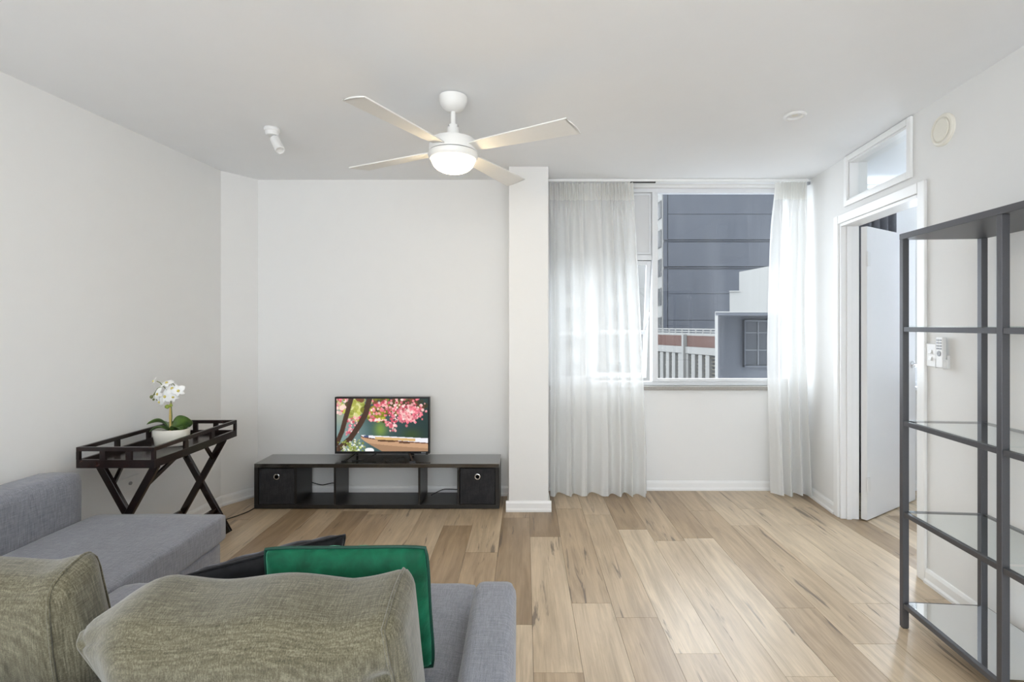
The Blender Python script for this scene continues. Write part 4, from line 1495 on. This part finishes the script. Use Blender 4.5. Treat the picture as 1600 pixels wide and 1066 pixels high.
for i in range(9):
    MB().box((-0.4 + i * 0.62, 0.1, zb1), (-0.33 + i * 0.62, 0.17, z_rail1)).build('rail_post', M['bwhite'], cp)
for lev in range(2):
    zt_ = zw0 - 0.02 - lev * 2.9
    for i in range(9):
        x0 = -0.45 + i * 0.60
        MB().box((x0, -0.05, zt_ - 2.3), (x0 + 0.32, 0.5, zt_)).build('column', M['bwhite'], cp)
        for j in range(10):
            z = zt_ - 0.12 - j * 0.22
            MB().box((x0 + 0.32, 0.12, z - 0.06), (x0 + 0.60, 0.40, z)).build('louvre', M['louvre'], cp)
    MB().box((-0.6, -0.10, zt_ - 2.9), (cl + 0.2, 0.5, zt_ - 2.3)).build('white_band', M['bwhite'], cp)

# white stepped building
WYD = 21.0
sbz = lambda py: PZ(py, WYD)
sbp = thing('stepped_building', 'white stepped rooftop wall in front of the grey tower', 'building', (PX(1140, WYD), WYD, 0))
x1, x2 = PX(1155, WYD) - PX(1140, WYD), PX(1300, WYD) - PX(1140, WYD)
MB().prism([(0, 0), (x1, 0), (x1 + 2.2, 4), (2.0, 4)], -21, sbz(456)).build('lower_block', M['bwhite'], sbp)
zu = lambda x: sbz(425) + (sbz(397) - sbz(425)) * (x - x1) / (x2 - x1)
fp = [(x1, 0.003), (x2, 0.003), (x2, 4), (x1 + 2.2, 4)]
MB().add([(x, y, -21) for x, y in fp] + [(x, y, zu(x)) for x, y in fp], [(0, 3, 2, 1), (4, 5, 6, 7), (0, 1, 5, 4), (1, 2, 6, 5), (2, 3, 7, 6), (3, 0, 4, 7)]).build('upper_block', M['bwhite'], sbp)
MB().prism([(-0.05, -0.08), (x1, -0.08), (x1 + 0.3, 0.6), (0.28, 0.6)], sbz(456), sbz(454.5)).build('coping', M['bwhite'], sbp)

# grey building with a recessed window
GYD = 14.0
gx0 = PX(1117, GYD)
gb = thing('grey_building', 'dark grey building with white edge and gridded window', 'building', (gx0, GYD, 0))
gz = lambda py: PZ(py, GYD)
gx = lambda px: PX(px, GYD) - gx0
ge_, gr = gx(1121), gx(1330)
MB().prism([(ge_ + 0.50, 1.2), (gr, 1.2), (gr, 4), (ge_ + 1.7, 4)], -21, gz(493)).build('recessed_wall', M['midgrey'], gb)
MB().prism([(0.012, 0), (ge_, 0), (ge_ + 0.54, 1.2), (0.55, 1.2)], -21, gz(493)).build('side_wall', M['midgrey'], gb)
MB().box((0, -0.04, -21), (ge_, 0.0, gz(488))).build('white_edge', M['bwhite'], gb)
MB().prism([(0, -0.05), (gr, -0.05), (gr, 4), (1.75, 4)], gz(493), gz(488.5)).build('roof_slab', M['midgrey'], gb)
MB().prism([(-0.02, -0.07), (gr, -0.07), (gr, 4), (1.75, 4)], gz(488.5), gz(487)).build('roof_flashing', M['bwhite'], gb)
WB = 15.2
xw0, xw1, zw_0, zw_1 = PX(1160, WB) - gx0, PX(1222, WB) - gx0, PZ(572, WB), PZ(503, WB)
wf = MB().box((xw0, 1.05, zw_0 - 0.03), (xw1, 1.2, zw_0 + 0.02)).box((xw0, 1.05, zw_1), (xw1, 1.2, zw_1 + 0.05)).box((xw0, 1.05, zw_0), (xw0 + 0.03, 1.2, zw_1)).build('window_frame', M['midgrey'], gb)
M['bar'] = plain('glazing_bar_grey', (0.07, 0.074, 0.08, 1), 0.7, nscale=3, bump=0)
xs_ = [xw0 + 0.04, PX(1182, WB) - gx0, PX(1205, WB) - gx0, xw1]
zs_ = [zw_0 + 0.02, PZ(547, WB), PZ(520, WB), zw_1]
for i in range(3):
    for j in range(3):
        MB().box((xs_[i] + 0.008, 1.12, zs_[j] + 0.008), (xs_[i + 1] - 0.008, 1.14, zs_[j + 1] - 0.008)).build('pane', M['bglass'], wf)
        if i:
            MB().box((xs_[i] - 0.010, 1.08, zs_[j]), (xs_[i] + 0.010, 1.16, zs_[j + 1])).build('glazing_bar', M['bar'], wf)
        if j:
            MB().box((xs_[i], 1.09, zs_[j] - 0.009), (xs_[i + 1], 1.15, zs_[j] + 0.009)).build('glazing_bar', M['bar'], wf)

# pale apartment block added and raised to cover bright sky behind the left curtain
AYD = 55.0
ax0, ax1 = PX(800, AYD), PX(1012, AYD)
ab = thing('added_apartment_block', 'pale apartment block added to cover the bright sky behind the wide curtain', 'building', (ax0, AYD, 0))
MB().box((0, 0, -21), (ax1 - ax0, 10, PZ(385, AYD))).build('wall', M['bwhite'], ab)
for i in range(6):
    for j in range(7):
        x, z = 1.0 + i * 2.4, PZ(395, AYD) - 1.6 - j * 3.0
        wn = MB().box((x, -0.05, z), (x + 1.5, 0.02, z + 1.5)).build('window', M['bglass'], ab)
        MB().box((x + 0.7, -0.1, z), (x + 0.8, -0.05, z + 1.5)).build('window_bar', M['bwhite'], wn)
